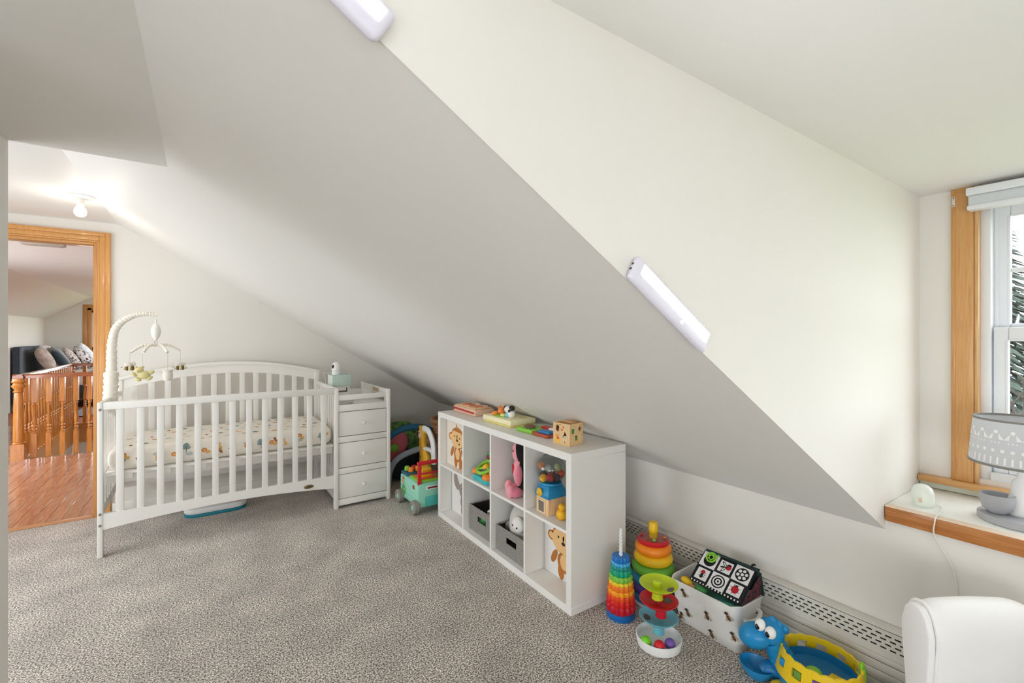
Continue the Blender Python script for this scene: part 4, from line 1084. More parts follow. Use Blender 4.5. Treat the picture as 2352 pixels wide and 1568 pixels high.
for s in (1, -1):
    MB().ell((-0.022, 0.058*s-0.004, 0.130), (0.022, 0.018, 0.065), 14, 10, R=RX(-0.2*s)).build('arm', PINK2, lp)
    MB().ell((-0.035, 0.044*s+0.0, 0.028), (0.045, 0.032, 0.028), 16, 10, R=RZ(-0.25*s)).build('leg', PINK2, lp)
    MB().ell((-0.070, 0.050*s+0.004, 0.036), (0.024, 0.030, 0.036), 16, 10).build('foot', PINK, lp)

# ------------------------------------------------------------------ gumball machine toy (upper near cube)
gm = thing('gumball_machine_toy', 'wooden toy gumball machine with a blue roof and a clear globe of balls', 'toy', (1.545, 1.895, ZU))
PWOOD = wood('toy_maple', '#D3A878', '#E6C49A', 'Z', rough=0.5, coat=0.0)
MB().box(-0.060, 0.060, -0.052, 0.052, 0, 0.086).build('wooden_base', PWOOD, gm, bevel=0.003)
b = MB(); P0 = [(-0.066, -0.058), (0.066, -0.058), (0.066, 0.058), (-0.066, 0.058)]
b.add([(x, y, 0.086) for x, y in P0]+[(x, y, 0.108) for x, y in P0]+[(x*0.68, y*0.68, 0.150) for x, y in P0],
      [(3,2,1,0), (0,1,5,4), (1,2,6,5), (2,3,7,6), (3,0,4,7), (4,5,9,8), (5,6,10,9), (6,7,11,10), (7,4,8,11), (8,9,10,11)])
b.build('blue_roof', pm('toy_azure', '#1E86B8', 0.4), gm, bevel=0.004)
MB().lathe([(0.056, 0.148), (0.060, 0.152), (0.058, 0.160), (0.050, 0.162)], 28).build('collar', pm('toy_azure', '#1E86B8'), gm)
TOYCLR = clear_glass('clear_plastic', '#F2F5F5')
gpr = []
for k in range(13):
    a = -1.02+k*(1.02+1.05)/12; gpr.append((0.080*math.cos(a), 0.226+0.080*math.sin(a)))
MB().ring(gpr+[(r-0.0015, z) for r, z in gpr[::-1]], 32).build('clear_globe', TOYCLR, gm)
MB().torus((0, 0, gpr[-1][1]), gpr[-1][0], 0.0018, 28, 6).build('globe_rim', pm('rim_grey', '#77736C', 0.3), gm)
bc = [pm('ball_amber', '#E07B2E', 0.15, trans=0.2), pm('ball_clear', '#D9D9D6', 0.1, trans=0.6), pm('ball_olive', '#B9B88A', 0.2), pm('ball_red', '#B71E2A', 0.15), pm('ball_dark', '#33282B', 0.2), pm('ball_yellow', '#F0AE12', 0.2), pm('ball_orange', '#DA4A2A', 0.2)]
pos = [(-0.035, 0.042, 0.240, 0), (-0.020, -0.004, 0.235, 1), (0.022, -0.030, 0.238, 2), (-0.032, -0.032, 0.192, 3), (-0.022, 0.038, 0.188, 4), (-0.050, 0.002, 0.186, 5), (0.036, -0.040, 0.205, 6), (0.020, 0.020, 0.190, 3), (0.0, -0.045, 0.189, 4)]
b0g = MB().ell((0, 0, 0), 0.022, 18, 12)
for (x, y_, z_, k) in pos:
    o = MB().ell((0, 0, 0), 0.0215, 18, 12).build('gumball', bc[k], gm); o.location = (x, y_, z_)
b = MB(); b.M = MX(-0.061, 0.0, 0.040)
b.box(-0.034, 0.026, -0.034, -0.028, 0, 0.004).box(-0.034, 0.026, 0.028, 0.034, 0, 0.004).box(-0.034, -0.028, -0.028, 0.028, 0, 0.004).box(0.020, 0.026, -0.028, 0.028, 0, 0.004)
b.build('door_frame', pm('pale_maple', '#E9D3B4', 0.5), gm, bevel=0.001)
MB().xf(MX(-0.0605, 0.0, 0.040)).box(-0.028, 0.020, -0.028, 0.028, 0, 0.001).build('door', pm('smoky_plastic', '#7B6F66', 0.2), gm)
b = MB(); b.M = MX(-0.066, 0.012, 0.112); b.lathe([(0.022, 0), (0.022, 0.006), (0.014, 0.010), (0.008, 0.018), (0, 0.019)], 20)
b.build('crank', pm('toy_mustard', '#E2B232', 0.4), gm)
yb = thing('toy_chick', 'small yellow rounded toy beside the gumball machine', 'toy', (1.515, 1.775, ZU))
MB().ell((0, 0, 0.027), (0.026, 0.030, 0.027), 16, 10).build('body', YEL, yb)
MB().ell((0.0, -0.004, 0.064), (0.019, 0.020, 0.019), 14, 10).build('head', YEL, yb)
MB().ell((-0.018, 0.0, 0.062), (0.008, 0.006, 0.004), 10, 8).build('beak', ORG, yb)

# ------------------------------------------------------------------ toys on top of the shelf
wb = thing('wooden_puzzle_box', 'pinkish wooden busy box with a red edge and a puzzle board lid on the shelf', 'toy', (1.636, 2.895, SH), 0.02)
PKW = wood('pink_maple', '#CFA98E', '#E2C0A6', 'Y', rough=0.55, coat=0.0)
MB().box(-0.082, 0.075, -0.155, 0.155, 0.0, 0.046).build('box', PKW, wb, bevel=0.006)
b = MB(); b.M = MX(-0.0825, 0, 0.016) @ Matrix.Rotation(0.04, 4, 'Z'); b.prism([(-0.15, 0.012), (0.14, -0.004), (0.145, 0.002), (0.14, 0.008), (-0.15, 0.026)], 0, 0.004)
b.build('red_stick', pm('toy_crimson', '#B8343A', 0.5), wb)
MB().box(-0.078, 0.062, -0.15, 0.14, 0.046, 0.056).build('puzzle_board', wood('board_maple', '#DBAF86', '#EBC9A4', 'Y', rough=0.55, coat=0.0), wb, bevel=0.004)
rq = random.Random(5)
for k in range(9):
    x = -0.055+0.045*(k % 3); yk = -0.10+0.085*(k//3)+rq.uniform(-0.01, 0.01)
    MB().prism([(0.019*math.cos(a)*(1+0.25*math.cos(3*a+k)), 0.026*math.sin(a)*(1+0.2*math.cos(2*a+k))) for a in [2*PI*i/16 for i in range(16)]], 0.056, 0.064 if k % 2 else 0.061).build(
        'puzzle_piece', [pm('piece_tan', '#E0A873', 0.6), pm('piece_coral', '#D98062', 0.6), pm('piece_cream', '#EBD7B8', 0.6)][k % 3], wb, loc=(x, yk, 0), bevel=0.002)
ft = thing('farm_music_toy', 'cream farm-animal music toy with little figures on the shelf top', 'toy', (1.645, 2.44, SH), 0.03)
CRM = pm('toy_cream', '#EFE6BE', 0.45); CRY = pm('toy_pale_yellow', '#E8DA84', 0.45)
MB().box(-0.105, 0.088, -0.155, 0.155, 0.0, 0.012).build('base', CRY, ft, bevel=0.004)
MB().box(-0.106, 0.090, -0.157, 0.157, 0.012, 0.044).build('body', CRM, ft, bevel=0.006)
MB().ell((-0.035, 0.03, 0.044), (0.055, 0.06, 0.008), 24, 8).build('meadow', LIME, ft)
MB().ell((-0.045, -0.045, 0.058), (0.020, 0.020, 0.017), 14, 10).build('bird_figure', pm('toy_sky', '#7CC4D4', 0.4), ft)
MB().ell((-0.05, 0.09, 0.054), (0.024, 0.026, 0.014), 14, 10).build('flower', ORG, ft)
MB().ell((-0.03, 0.115, 0.052), (0.022, 0.024, 0.010), 14, 10).build('flower', YEL, ft)
MB().ell((-0.05, 0.00, 0.054), (0.02, 0.024, 0.012), 14, 10).build('flower', pm('toy_pale_yellow', '#E8DA84'), ft)
b = MB().ell((-0.03, 0.045, 0.072), (0.028, 0.028, 0.024), 16, 10).ell((-0.04, 0.03, 0.092), 0.012, 10, 8).ell((-0.03, 0.065, 0.092), 0.012, 10, 8)
b.build('lion_figure', pm('toy_tangerine', '#E8873C', 0.4), ft)
cow = MB().ell((-0.03, -0.055, 0.065), (0.026, 0.030, 0.028), 16, 10).ell((-0.045, -0.045, 0.095), (0.024, 0.024, 0.022), 16, 10)
cw = cow.build('cow_figure', pm('toy_white', '#EAEAEA'), ft)
MB().ell((-0.030, -0.062, 0.102), (0.022, 0.020, 0.018), 12, 8).ell((-0.052, -0.028, 0.107), (0.012, 0.009, 0.011), 10, 8).ell((-0.052, -0.066, 0.088), (0.008, 0.008, 0.009), 10, 8).build('patch', EYE, cw)
MB().xf(Matrix.Translation((0.02, -0.115, 0.0446))).flat(circ(0, 0, 0.025, 16)).build('sticker', pm('sticker_cream', '#E3C98C', 0.5), ft, smooth=False)
bt = thing('busy_board_toy', 'flat lime, blue and red activity board on the shelf top', 'toy', (1.62, 2.085, SH), 0.05)
MB().box(-0.075, 0.06, -0.01, 0.135, 0, 0.022).build('green_plate', LIME, bt, bevel=0.006)
MB().box(-0.075, 0.06, -0.145, -0.012, 0, 0.016).build('red_plate', pm('toy_rust', '#B5502F', 0.4), bt, bevel=0.005)
MB().box(-0.055, 0.0, -0.135, -0.04, 0.016, 0.030).build('blue_block', pm('toy_cobalt', '#2F7FC0', 0.35), bt, bevel=0.006)
MB().box(0.02, 0.062, -0.10, 0.02, 0.016, 0.034).build('red_block', RED, bt, bevel=0.006)
MB().box(0.0, 0.04, -0.14, -0.07, 0.016, 0.038).build('white_block', pm('toy_white', '#EAEAEA'), bt, bevel=0.004)
MB().ell((-0.02, 0.07, 0.026), (0.03, 0.042, 0.014), 18, 8).build('turtle_dial', pm('toy_umber', '#7A4B40', 0.4), bt)
b = MB()
for k in range(6): b.ell((-0.06+0.02*(k % 3), 0.02+0.03*(k//3), 0.024), (0.006, 0.006, 0.004), 8, 6)
b.build('dimple', GRN, bt)
# shape sorter cube with real holes shown as cut-out pockets
sc_ = thing('shape_sorter_cube', 'natural wood shape-sorting cube with coloured blocks inside on the shelf', 'toy', (1.578, 1.795, SH), 0.17)
A = 0.055; HC = 0.112; W2 = 0.006
MAPLE = wood('sorter_maple', '#DDB27A', '#EBCB9A', 'Z', rough=0.5, coat=0.05)
def holed(w, hgt, holes):
    """plate with polygon holes, from a triangulated fill"""
    bm = bmesh.new()
    loops = [[(-w, 0), (w, 0), (w, hgt), (-w, hgt)]]+holes
    es = []
    for lp_ in loops:
        vs = [bm.verts.new((x, y, 0)) for x, y in lp_]
        es += [bm.edges.new((vs[i], vs[(i+1) % len(vs)])) for i in range(len(vs))]
    bmesh.ops.triangle_fill(bm, use_beauty=True, use_dissolve=False, edges=es)
    g = bmesh.ops.extrude_face_region(bm, geom=list(bm.faces))
    for v in g['geom']:
        if isinstance(v, bmesh.types.BMVert): v.co.z -= W2
    bmesh.ops.recalc_face_normals(bm, faces=bm.faces)
    me = bpy.data.meshes.new('wall'); bm.to_mesh(me); bm.free()
    return me
def hplate(name, w, hgt, holes, M):
    me = holed(w, hgt, holes); me.transform(M); me.name = name; me.materials.append(MAPLE)
    o = bpy.data.objects.new(name, me); COL.objects.link(o); o.parent = sc_; return o
hexg = [(-0.026+0.013*math.cos(a), 0.085+0.020*math.sin(a)) for a in [PI/6+k*PI/3 for k in range(6)]]
tri = [(0.006, 0.042), (0.040, 0.042), (0.023, 0.074)]
hplate('front_wall', A, HC, [hexg, tri], MX(-A, 0, 0))
pot = [(-0.038, 0.062), (-0.016, 0.062), (-0.013, 0.086), (-0.041, 0.086)]
dia = [(0.028, 0.062), (0.042, 0.082), (0.028, 0.102), (0.014, 0.082)]
rec = [(-0.012, 0.024), (0.010, 0.024), (0.010, 0.050), (-0.012, 0.050)]
hplate('side_wall', A-W2, HC, [pot, dia, rec], MY(0, -A, 0))
MB().box(A-W2, A, -A, A, 0, HC).build('back_wall', MAPLE, sc_, bevel=0.001)
MB().box(-A+W2, A-W2, A-W2, A, 0, HC).build('far_wall', MAPLE, sc_, bevel=0.001)
MB().box(-A+W2, A-W2, -A+W2, A-W2, 0, W2).build('floor_plate', MAPLE, sc_)
MB().box(-A+W2, A-W2-0.02, -A+W2, A-W2, HC-0.012, HC-0.006).build('lid', wood('lid_maple', '#D2A268', '#E2BA84', 'Y', rough=0.5), sc_)
MB().box(-0.01, A-0.004, -0.035, A-W2, HC-0.004, HC+0.002).build('sliding_lid', wood('lid_maple', '#D2A268', '#E2BA84', 'Y'), sc_, bevel=0.001)
for (x, y_, z_, s, m, nm) in ((-0.030, 0.022, 0.068, 0.017, 'toy_dark_red', 'block'), (-0.030, -0.022, 0.030, 0.018, 'toy_white', 'block'), (-0.020, -0.032, 0.070, 0.016, 'toy_green', 'block'), (0.024, -0.030, 0.066, 0.018, 'toy_umber', 'block'), (0.006, -0.030, 0.026, 0.016, 'toy_leaf_green', 'block'), (-0.03, 0.022, 0.028, 0.018, 'toy_orange', 'block')):
    MB().cbox((x, y_, z_), (2*s, 2*s, 2*s)).build(nm, MATS[m], sc_, bevel=0.003)
b = MB(); b.M = MX(-A-0.0004, 0, 0)
b.mat(0).oval(-0.026, 0.028, 0.014, 0.016); b.mat(1).oval(-0.022, 0.034, 0.008, 0.007, 0.0003); b.mat(2).oval(-0.028, 0.046, 0.009, 0.008, 0.0002, 0.4)
b.mat(1).oval(0.004, 0.080, 0.006, 0.005, 0.0002); b.oval(0.013, 0.094, 0.004, 0.007, 0.0002, 0.5); b.mat(3).oval(0.022, 0.018, 0.002, 0.005, 0.0002, 0.4); b.oval(-0.008, 0.104, 0.004, 0.002, 0.0002)
b.build('painted_motif', [YEL, pm('motif_red', '#C8503C', 0.6), ORG, EYE], sc_, smooth=False)

# ------------------------------------------------------------------ corner between crib and shelf: wagon, activity giraffe, play gym, basket
wg = thing('toy_wagon', 'mint green toy wagon with grey wheels and a red handle beside the shelf', 'toy wagon', (1.44, 3.365, 0), 0.0)
MINT = pm('toy_mint', '#93D3BC', 0.4); AQUA = pm('toy_aqua', '#4FB5AC', 0.4)
def wbx(nm, m, *bx, bevel=0.006, par=None):
    b = MB()
    for q in bx: b.box(*q)
    return b.build(nm, m, par or wg, bevel=bevel)
wbx('body', MINT, (-0.115, 0.115, -0.185, 0.185, 0.045, 0.225), bevel=0.016)
for k in range(4): wbx('side_groove', pm('toy_mint_line', '#B9E6D6', 0.4), (-0.117, -0.114, -0.175, 0.175, 0.083+0.034*k, 0.086+0.034*k), bevel=0)
wbx('front_skirt', AQUA, (-0.06, 0.116, -0.189, -0.184, 0.050, 0.125), bevel=0.003)
wbx('blue_tray', pm('toy_navy', '#2C5F78', 0.4), (-0.11, 0.10, 0.045, 0.182, 0.225, 0.245), bevel=0.008)
wbx('green_frame', LIME, (-0.10, 0.10, -0.165, 0.03, 0.225, 0.240), bevel=0.006)
wbx('orange_inset', pm('toy_burnt_orange', '#D9622B', 0.4), (-0.075, 0.075, -0.14, 0.01, 0.240, 0.246), bevel=0.003)
MB().ell((-0.1165, -0.10, 0.185), (0.003, 0.022, 0.018), 14, 8).build('headlamp', pm('toy_brick', '#A8503A', 0.3), wg)
wbx('nameplate', pm('toy_white', '#EAEAEA'), (-0.05, 0.05, -0.1875, -0.184, 0.175, 0.200), bevel=0.001)
wbx('nameplate_print', pm('toy_dark_red', '#7E2B25'), (-0.04, 0.04, -0.1885, -0.187, 0.181, 0.194), bevel=0)
b = MB(); b.M = MX(-0.1168, 0.10, 0.06)
b.mat(0).oval(-0.01, 0.125, 0.018, 0.030); b.mat(1).oval(0.0, 0.05, 0.034, 0.045, 0.0004); b.mat(2).oval(-0.006, 0.118, 0.009, 0.012, 0.0006); b.oval(0.012, 0.062, 0.008, 0.012, 0.0008)
b.build('sticker', [pm('toy_burnt_orange', '#D9622B'), pm('toy_leaf_green', '#4FA257'), pm('toy_pale_yellow', '#E8DA84')], wg, smooth=False)
RUB = pm('toy_grey_rubber', '#8F8A83', 0.6)
for (x, y_) in ((-0.128, -0.155), (-0.128, 0.155), (0.128, -0.155), (0.128, 0.155)):
    s = -1 if x < 0 else 1
    w_ = MB(); w_.lathe([(0, -0.024), (0.044, -0.024), (0.052, -0.017), (0.052, 0.017), (0.044, 0.024), (0.030, 0.024), (0.028, 0.018), (0, 0.018)], 24, R=RY(PI/2*s))
    wo = w_.build('wheel', RUB, wg, loc=(x, y_, 0.052))
    MB().lathe([(0.020, 0.017), (0.018, 0.022), (0.006, 0.026), (0, 0.026)], 14, R=RY(PI/2*s)).build('hub_cap', MINT, wo)
# red handle
hb_ = MB().box(-0.112, -0.082, -0.178, -0.160, 0.205, 0.375).box(0.082, 0.112, -0.178, -0.160, 0.205, 0.375).box(-0.082, 0.082, -0.178, -0.160, 0.288, 0.302)
hd = hb_.build('handle_frame', RED, wg, bevel=0.006)
MB().cyl((-0.112, -0.169, 0.375), (0.112, -0.169, 0.375), 0.014).build('grip', RED, hd)
for k in range(10): MB().torus((-0.09+0.02*k, -0.169, 0.375), 0.0145, 0.003, 14, 6, R=RY(PI/2)).build('grip_ridge', RED, hd)
for (x, y_, m) in ((-0.075, 0.135, 'toy_lime'), (-0.062, 0.085, 'toy_orange'), (-0.02, 0.125, 'toy_red'), (-0.005, 0.085, 'toy_yellow'), (0.04, 0.1, 'toy_yellow')):
    MB().lathe([(0.012, 0), (0.022, 0.006), (0.022, 0.030), (0.014, 0.038), (0, 0.038)], 8, c=(x, y_, 0.245)).build('shape_block', MATS[m], wg)
# yellow blocks on the handle side
wbx('yellow_block', YEL, (-0.05, 0.03, -0.11, -0.04, 0.246, 0.31)); 
gf = thing('giraffe_activity_toy', 'yellow and white giraffe activity panel standing behind the wagon', 'toy', (1.585, 3.67, 0), 0.0)
GY = pm('giraffe_yellow', '#EDB53C', 0.4)
b = MB(); b.M = MX(0, 0, 0)
b.prism([(-0.085, 0.0), (0.10, 0.0), (0.10, 0.30), (0.06, 0.34), (0.025, 0.36), (0.01, 0.42), (0.02, 0.50), (-0.005, 0.545), (-0.06, 0.55), (-0.085, 0.53), (-0.05, 0.49), (-0.075, 0.43), (-0.075, 0.36), (-0.06, 0.30)], -0.02, 0.02)
b.build('giraffe_panel', GY, gf, bevel=0.008)
MB().ell((-0.022, 0.048, 0.475), (0.008, 0.030, 0.036), 14, 10).build('face', pm('toy_blush', '#E9D2C0', 0.4), gf)
MB().ell((-0.031, 0.040, 0.488), (0.004, 0.008, 0.010), 10, 8).build('eye', EYE, gf)
MB().ell((-0.029, 0.062, 0.462), (0.004, 0.006, 0.006), 10, 8).build('nostril', EYE, gf)
b = MB()
rq = random.Random(2)
for k in range(12): b.ell((-0.0205, 0.06-0.03*(k % 5)+rq.uniform(-0.01, 0.01), 0.06+0.1*(k//5)+rq.uniform(0, 0.07)), (0.002, 0.012, 0.014), 7, 6)
b.build('spots', pm('giraffe_spot', '#9A6A35', 0.5), gf)
# white curved arch attached behind (neck handle)
arc = bez([(0.0, 0.0, 0.53), (0.0, -0.10, 0.52), (-0.005, -0.19, 0.45), (-0.01, -0.22, 0.36), (-0.01, -0.225, 0.28)], 8)
MB().tube(arc, 0.022, 10, flat=1.3).build('white_arch', pm('toy_white', '#EAEAEA'), gf)
arc2 = bez([(0.0, -0.02, 0.36), (0.0, -0.10, 0.37), (0.0, -0.17, 0.36), (-0.01, -0.22, 0.32)], 8)
MB().tube(arc2, 0.018, 10).build('white_arch', pm('toy_white', '#EAEAEA'), gf)
for (yy, zz) in ((-0.09, 0.44), (-0.13, 0.45)): MB().ell((0.0, yy, zz), (0.02, 0.018, 0.03), 12, 8).build('spinner', pm('toy_brown', '#7A5A3A', 0.4), gf)

# play gym: padded arches and mat leaning against the wall
pgm = thing('baby_play_gym', 'folded baby play gym with padded blue arch and green mat behind the wagon', 'play gym', (1.55, 4.0, 0))
GBL = pm('gym_blue_cloth', '#27607F', 0.85, bump=0.3, bscale=120); GGR = two_tone('gym_green_cloth', '#3E5A33', '#6F9A4C', 18); GPK = pm('gym_pink_cloth', '#C2616A', 0.9, bump=0.3, bscale=60)
GTL = pm('gym_teal_cloth', '#1F7486', 0.85, bump=0.3, bscale=90)
a1 = bez([(-0.24, -0.02, 0.03), (-0.245, -0.03, 0.18), (-0.235, -0.05, 0.32), (-0.19, -0.08, 0.43), (-0.09, -0.12, 0.50), (0.04, -0.16, 0.515), (0.17, -0.20, 0.47), (0.25, -0.22, 0.38), (0.27, -0.22, 0.22)], 8)
MB().tube(a1, 0.028, 12).build('padded_arch', GBL, pgm)
a2 = bez([(-0.20, -0.10, 0.02), (-0.20, -0.13, 0.14), (-0.16, -0.16, 0.24), (-0.08, -0.20, 0.30), (0.04, -0.24, 0.34)], 8)
MB().tube(a2, 0.026, 12).build('padded_arch', pm('gym_grey_cloth', '#8C97A3', 0.85, bump=0.3, bscale=120), pgm)
MB().ell((-0.02, 0.12, 0.27), (0.25, 0.09, 0.26), 24, 14).build('folded_mat', GGR, pgm)
MB().ell((-0.22, 0.06, 0.12), (0.05, 0.08, 0.14), 16, 10).build('mat_corner', GTL, pgm)
b = MB().ell((-0.10, -0.02, 0.33), (0.10, 0.02, 0.14), 18, 10, R=RY(0.5)); b.build('pink_flap', GPK, pgm)
b = MB().ell((-0.14, -0.08, 0.335), (0.045, 0.02, 0.038), 14, 10); tu = b.build('hanging_turtle', pm('toy_olive', '#6E9A3A', 0.8), pgm)
MB().ell((-0.20, -0.085, 0.32), (0.025, 0.015, 0.026), 12, 8).build('turtle_head', pm('cloth_yellow', '#C9B84A', 0.9), tu)
MB().torus((0.05, -0.185, 0.455), 0.030, 0.005, 20, 8, R=RX(1.3)).build('hanging_ring', pm('ring_wood', '#8B7442', 0.6), pgm)
MB().torus((0.06, -0.19, 0.505), 0.034, 0.003, 20, 8, R=RY(1.2)).build('hanging_ring', pm('ring_clear', '#8E9A98', 0.3), pgm)
MB().ell((0.0, 0.02, 0.15), (0.2, 0.06, 0.14), 18, 10).build('dark_mat_back', pm('gym_dark_cloth', '#23272B', 0.95), pgm)

# wicker basket: real weave of horizontal strands round upright stakes
bk = thing('wicker_basket', 'tall round brown wicker basket behind the end of the shelf', 'basket', (1.80, 3.545, 0))
WK = wood('wicker', '#6B4526', '#A5774A', 'Z', scale=20, rough=0.6, coat=0.0)
BH = 0.60
def br(z): return 0.118+0.055*(z/BH)
nst = 36
b = MB()
for k in range(nst):
    a = 2*PI*k/nst
    b.tube([(br(z)*math.cos(a+0.03*math.sin(z*40+k)), br(z)*math.sin(a+0.03*math.sin(z*40+k)), z) for z in [BH*i/10 for i in range(11)]], 0.006, 5)
b.build('stakes', WK, bk)
b = MB()
for j in range(24):
    z = 0.012+j*0.025
    b.tube([((br(z)+0.005*(1 if (k+j) % 2 else -1))*math.cos(2*PI*k/nst), (br(z)+0.005*(1 if (k+j) % 2 else -1))*math.sin(2*PI*k/nst), z) for k in range(nst)], 0.009, 5, closed=True)
b.build('woven_strands', WK, bk)
MB().torus((0, 0, BH+0.005), br(BH)+0.002, 0.020, 40, 10).build('rolled_rim', WK, bk)
b = MB()
for k in range(40):
    a = 2*PI*k/40; R0 = br(BH)+0.002
    b.torus((R0*math.cos(a), R0*math.sin(a), BH+0.005), 0.0205, 0.004, 8, 5, R=RZ(a+0.35) @ RX(PI/2))
b.build('rim_wrapping', WK, bk)
MB().lathe([(0, 0.004), (0.112, 0.004), (0.112, 0.010), (0, 0.010)], 24).build('bottom', WK, bk)
# ------------------------------------------------------------------ toys on the floor by the heater
sp = thing('gear_spinner_stacker', 'tapering tower of rainbow gears on a twisted white rod beside the shelf', 'toy', (1.650, 1.500, 0))
MB().lathe([(0, 0), (0.064, 0), (0.067, 0.006), (0.066, 0.022), (0.058, 0.030), (0, 0.030)], 36).build('base', pm('spinner_base_blue', '#1668B4', 0.35), sp)
def gear(r, z0, z1, col, nm, teeth=14, tw=0.0):
    b = MB(); n = teeth*6; vs = []; fs = []
    lv = [(z0, 0.96), (z0+0.003, 1.0), (z1-0.003, 1.0), (z1, 0.95)]
    for i, (z, s) in enumerate(lv):
        for k in range(n):
            a = 2*PI*k/n; q = r*s*(1+0.07*math.cos(teeth*a)); vs.append((q*math.cos(a+tw*i), q*math.sin(a+tw*i), z))
    for i in range(3):
        for k in range(n): fs.append((i*n+k, i*n+(k+1) % n, (i+1)*n+(k+1) % n, (i+1)*n+k))
    fs += [tuple(range(n-1, -1, -1)), tuple(3*n+k for k in range(n))]
    b.add(vs, fs)
    return b.build('gear', pm(nm, col, 0.4), sp)
lay = [(0.064, 0.030, 0.066, '#C4142B', 'gear_red'), (0.062, 0.066, 0.090, '#D8201F', 'gear_scarlet'), (0.060, 0.090, 0.112, '#E64A1E', 'gear_vermilion'),
       (0.058, 0.112, 0.134, '#F7A01C', 'gear_amber'), (0.055, 0.134, 0.158, '#F07D1E', 'gear_orange'), (0.053, 0.158, 0.174, '#F3D02B', 'gear_yellow'), (0.051, 0.174, 0.200, '#84C241', 'gear_lime'),
       (0.046, 0.200, 0.226, '#12A37C', 'gear_green'), (0.044, 0.226, 0.244, '#1B8F86', 'gear_teal'), (0.041, 0.244, 0.260, '#49AEDF', 'gear_sky'), (0.039, 0.260, 0.286, '#1B74C0', 'gear_blue')]
for q in lay: gear(*q)
# twisted rod
b = MB(); vs = []; fs = []; n = 24; m = 60
for i in range(m+1):
    z = 0.28+0.135*i/m; tw = i*0.42
    e = 1.0 if i < m else 0.5
    for k in range(n):
        a = 2*PI*k/n; r = (0.0075+0.0022*math.cos(2*(a-tw)))*e*(1.0-0.15*i/m)
        vs.append((r*math.cos(a), r*math.sin(a), z))
for i in range(m):
    for k in range(n): fs.append((i*n+k, i*n+(k+1) % n, (i+1)*n+(k+1) % n, (i+1)*n+k))
fs.append(tuple(m*n+k for k in range(n)))
b.add(vs, fs); b.build('twisted_rod', pm('toy_white', '#EAEAEA'), sp)

rs = thing('ring_stacker', 'big rainbow ring stacking toy with a clear-topped red ring and yellow peg', 'toy', (1.865, 1.482, 0))
MB().lathe([(0, 0), (0.085, 0), (0.092, 0.008), (0.080, 0.024), (0.03, 0.03), (0, 0.03)], 36).build('base', pm('toy_white', '#EAEAEA'), rs)
for (R0, r, z, col, nm) in ((0.074, 0.031, 0.045, '#1A6E9E', 'ring_teal'), (0.073, 0.031, 0.085, '#5C3E8E', 'ring_purple'), (0.071, 0.032, 0.130, '#1F8DB8', 'ring_blue'), (0.070, 0.034, 0.180, '#67AE3B', 'ring_green'), (0.062, 0.033, 0.230, '#F4C61B', 'ring_yellow'), (0.058, 0.031, 0.278, '#F58A1F', 'ring_orange')):
    MB().torus((0, 0, z), R0, r, 36, 14, rz=0.027).build('ring', pm(nm, col, 0.35, bump=0.05, bscale=80), rs)
MB().lathe([(0.03, 0.300), (0.066, 0.300), (0.076, 0.306), (0.078, 0.318), (0.070, 0.326), (0.03, 0.326)], 36).build('red_ring', pm('ring_red', '#D11F2A', 0.3), rs)
MB().ring([(0.026, 0.327), (0.072, 0.327), (0.074, 0.335), (0.066, 0.350), (0.045, 0.358), (0.026, 0.356)], 36).build('clear_dome', TOYCLR, rs)
for k, (a, c_) in enumerate(((0.5, 'toy_orange'), (2.2, 'toy_red'), (3.9, 'toy_lime'), (5.3, 'toy_orange'))):
    MB().ell((0.055*math.cos(a), 0.055*math.sin(a), 0.333), (0.009, 0.009, 0.006), 12, 8).build('rattle_bead', MATS[c_], rs)
MB().lathe([(0, 0.03), (0.026, 0.03), (0.021, 0.36), (0.023, 0.362), (0.021, 0.396), (0.017, 0.402), (0, 0.402)], 20).build('peg', pm('toy_peg_yellow', '#F4C214', 0.35), rs)

bt_ = thing('ball_drop_tower', 'ball-drop tower of lime, red and blue dishes on a white tray', 'toy', (1.625, 1.262, 0), -0.4)
tray = [(0, 0.004), (0.080, 0.0), (0.090, 0.008), (0.096, 0.042), (0.094, 0.046), (0.090, 0.046), (0.085, 0.014), (0, 0.012)]
MB().lathe(tray, 40).build('tray', pm('toy_white', '#EAEAEA'), bt_)
def dish(z, col, cx_, cy_, nm, r=0.080):
    b = MB(); prof = [(0.012, 0.0), (0.03, 0.002), (0.06, 0.010), (r, 0.026), (r+0.001, 0.028), (r-0.002, 0.029), (0.06, 0.0135), (0.03, 0.0055), (0.012, 0.0035)]
    b.ring(prof, 40, c=(0, 0, z))
    o = b.build('dish', pm(nm, col, 0.3), bt_)
    MB().lathe([(0.024, -0.045), (0.022, -0.03), (0.022, 0.006), (0, 0.006)], 20, c=(cx_, cy_, z)).build('column', pm(nm, col), o)
    return o
d1 = dish(0.100, '#6DBED0', 0.0, 0.0, 'dish_blue'); d2 = dish(0.170, '#D01F31', 0.01, 0.0, 'dish_red')
d3 = dish(0.240, '#C3D52A', 0.0, 0.012, 'dish_lime')
for d_, a, z in ((d1, 2.6, 0.1185), (d2, 0.2, 0.1885), (d3, 5.6, 0.2585)):
    MB().lathe([(0.0, 0.0), (0.019, 0.0), (0.019, 0.0012), (0, 0.0012)], 20, c=(0.052*math.cos(a), 0.052*math.sin(a), z-0.0065), R=RZ(a) @ RY(-0.26)).build('drop_hole', pm('hole_grey', '#6A6763', 0.7), d_)
MB().lathe([(0.018, 0.0), (0.018, 0.022), (0.012, 0.028), (0, 0.028)], 20, c=(0, 0.012, 0.244)).build('top_cap', pm('dish_lime', '#C3D52A'), bt_)
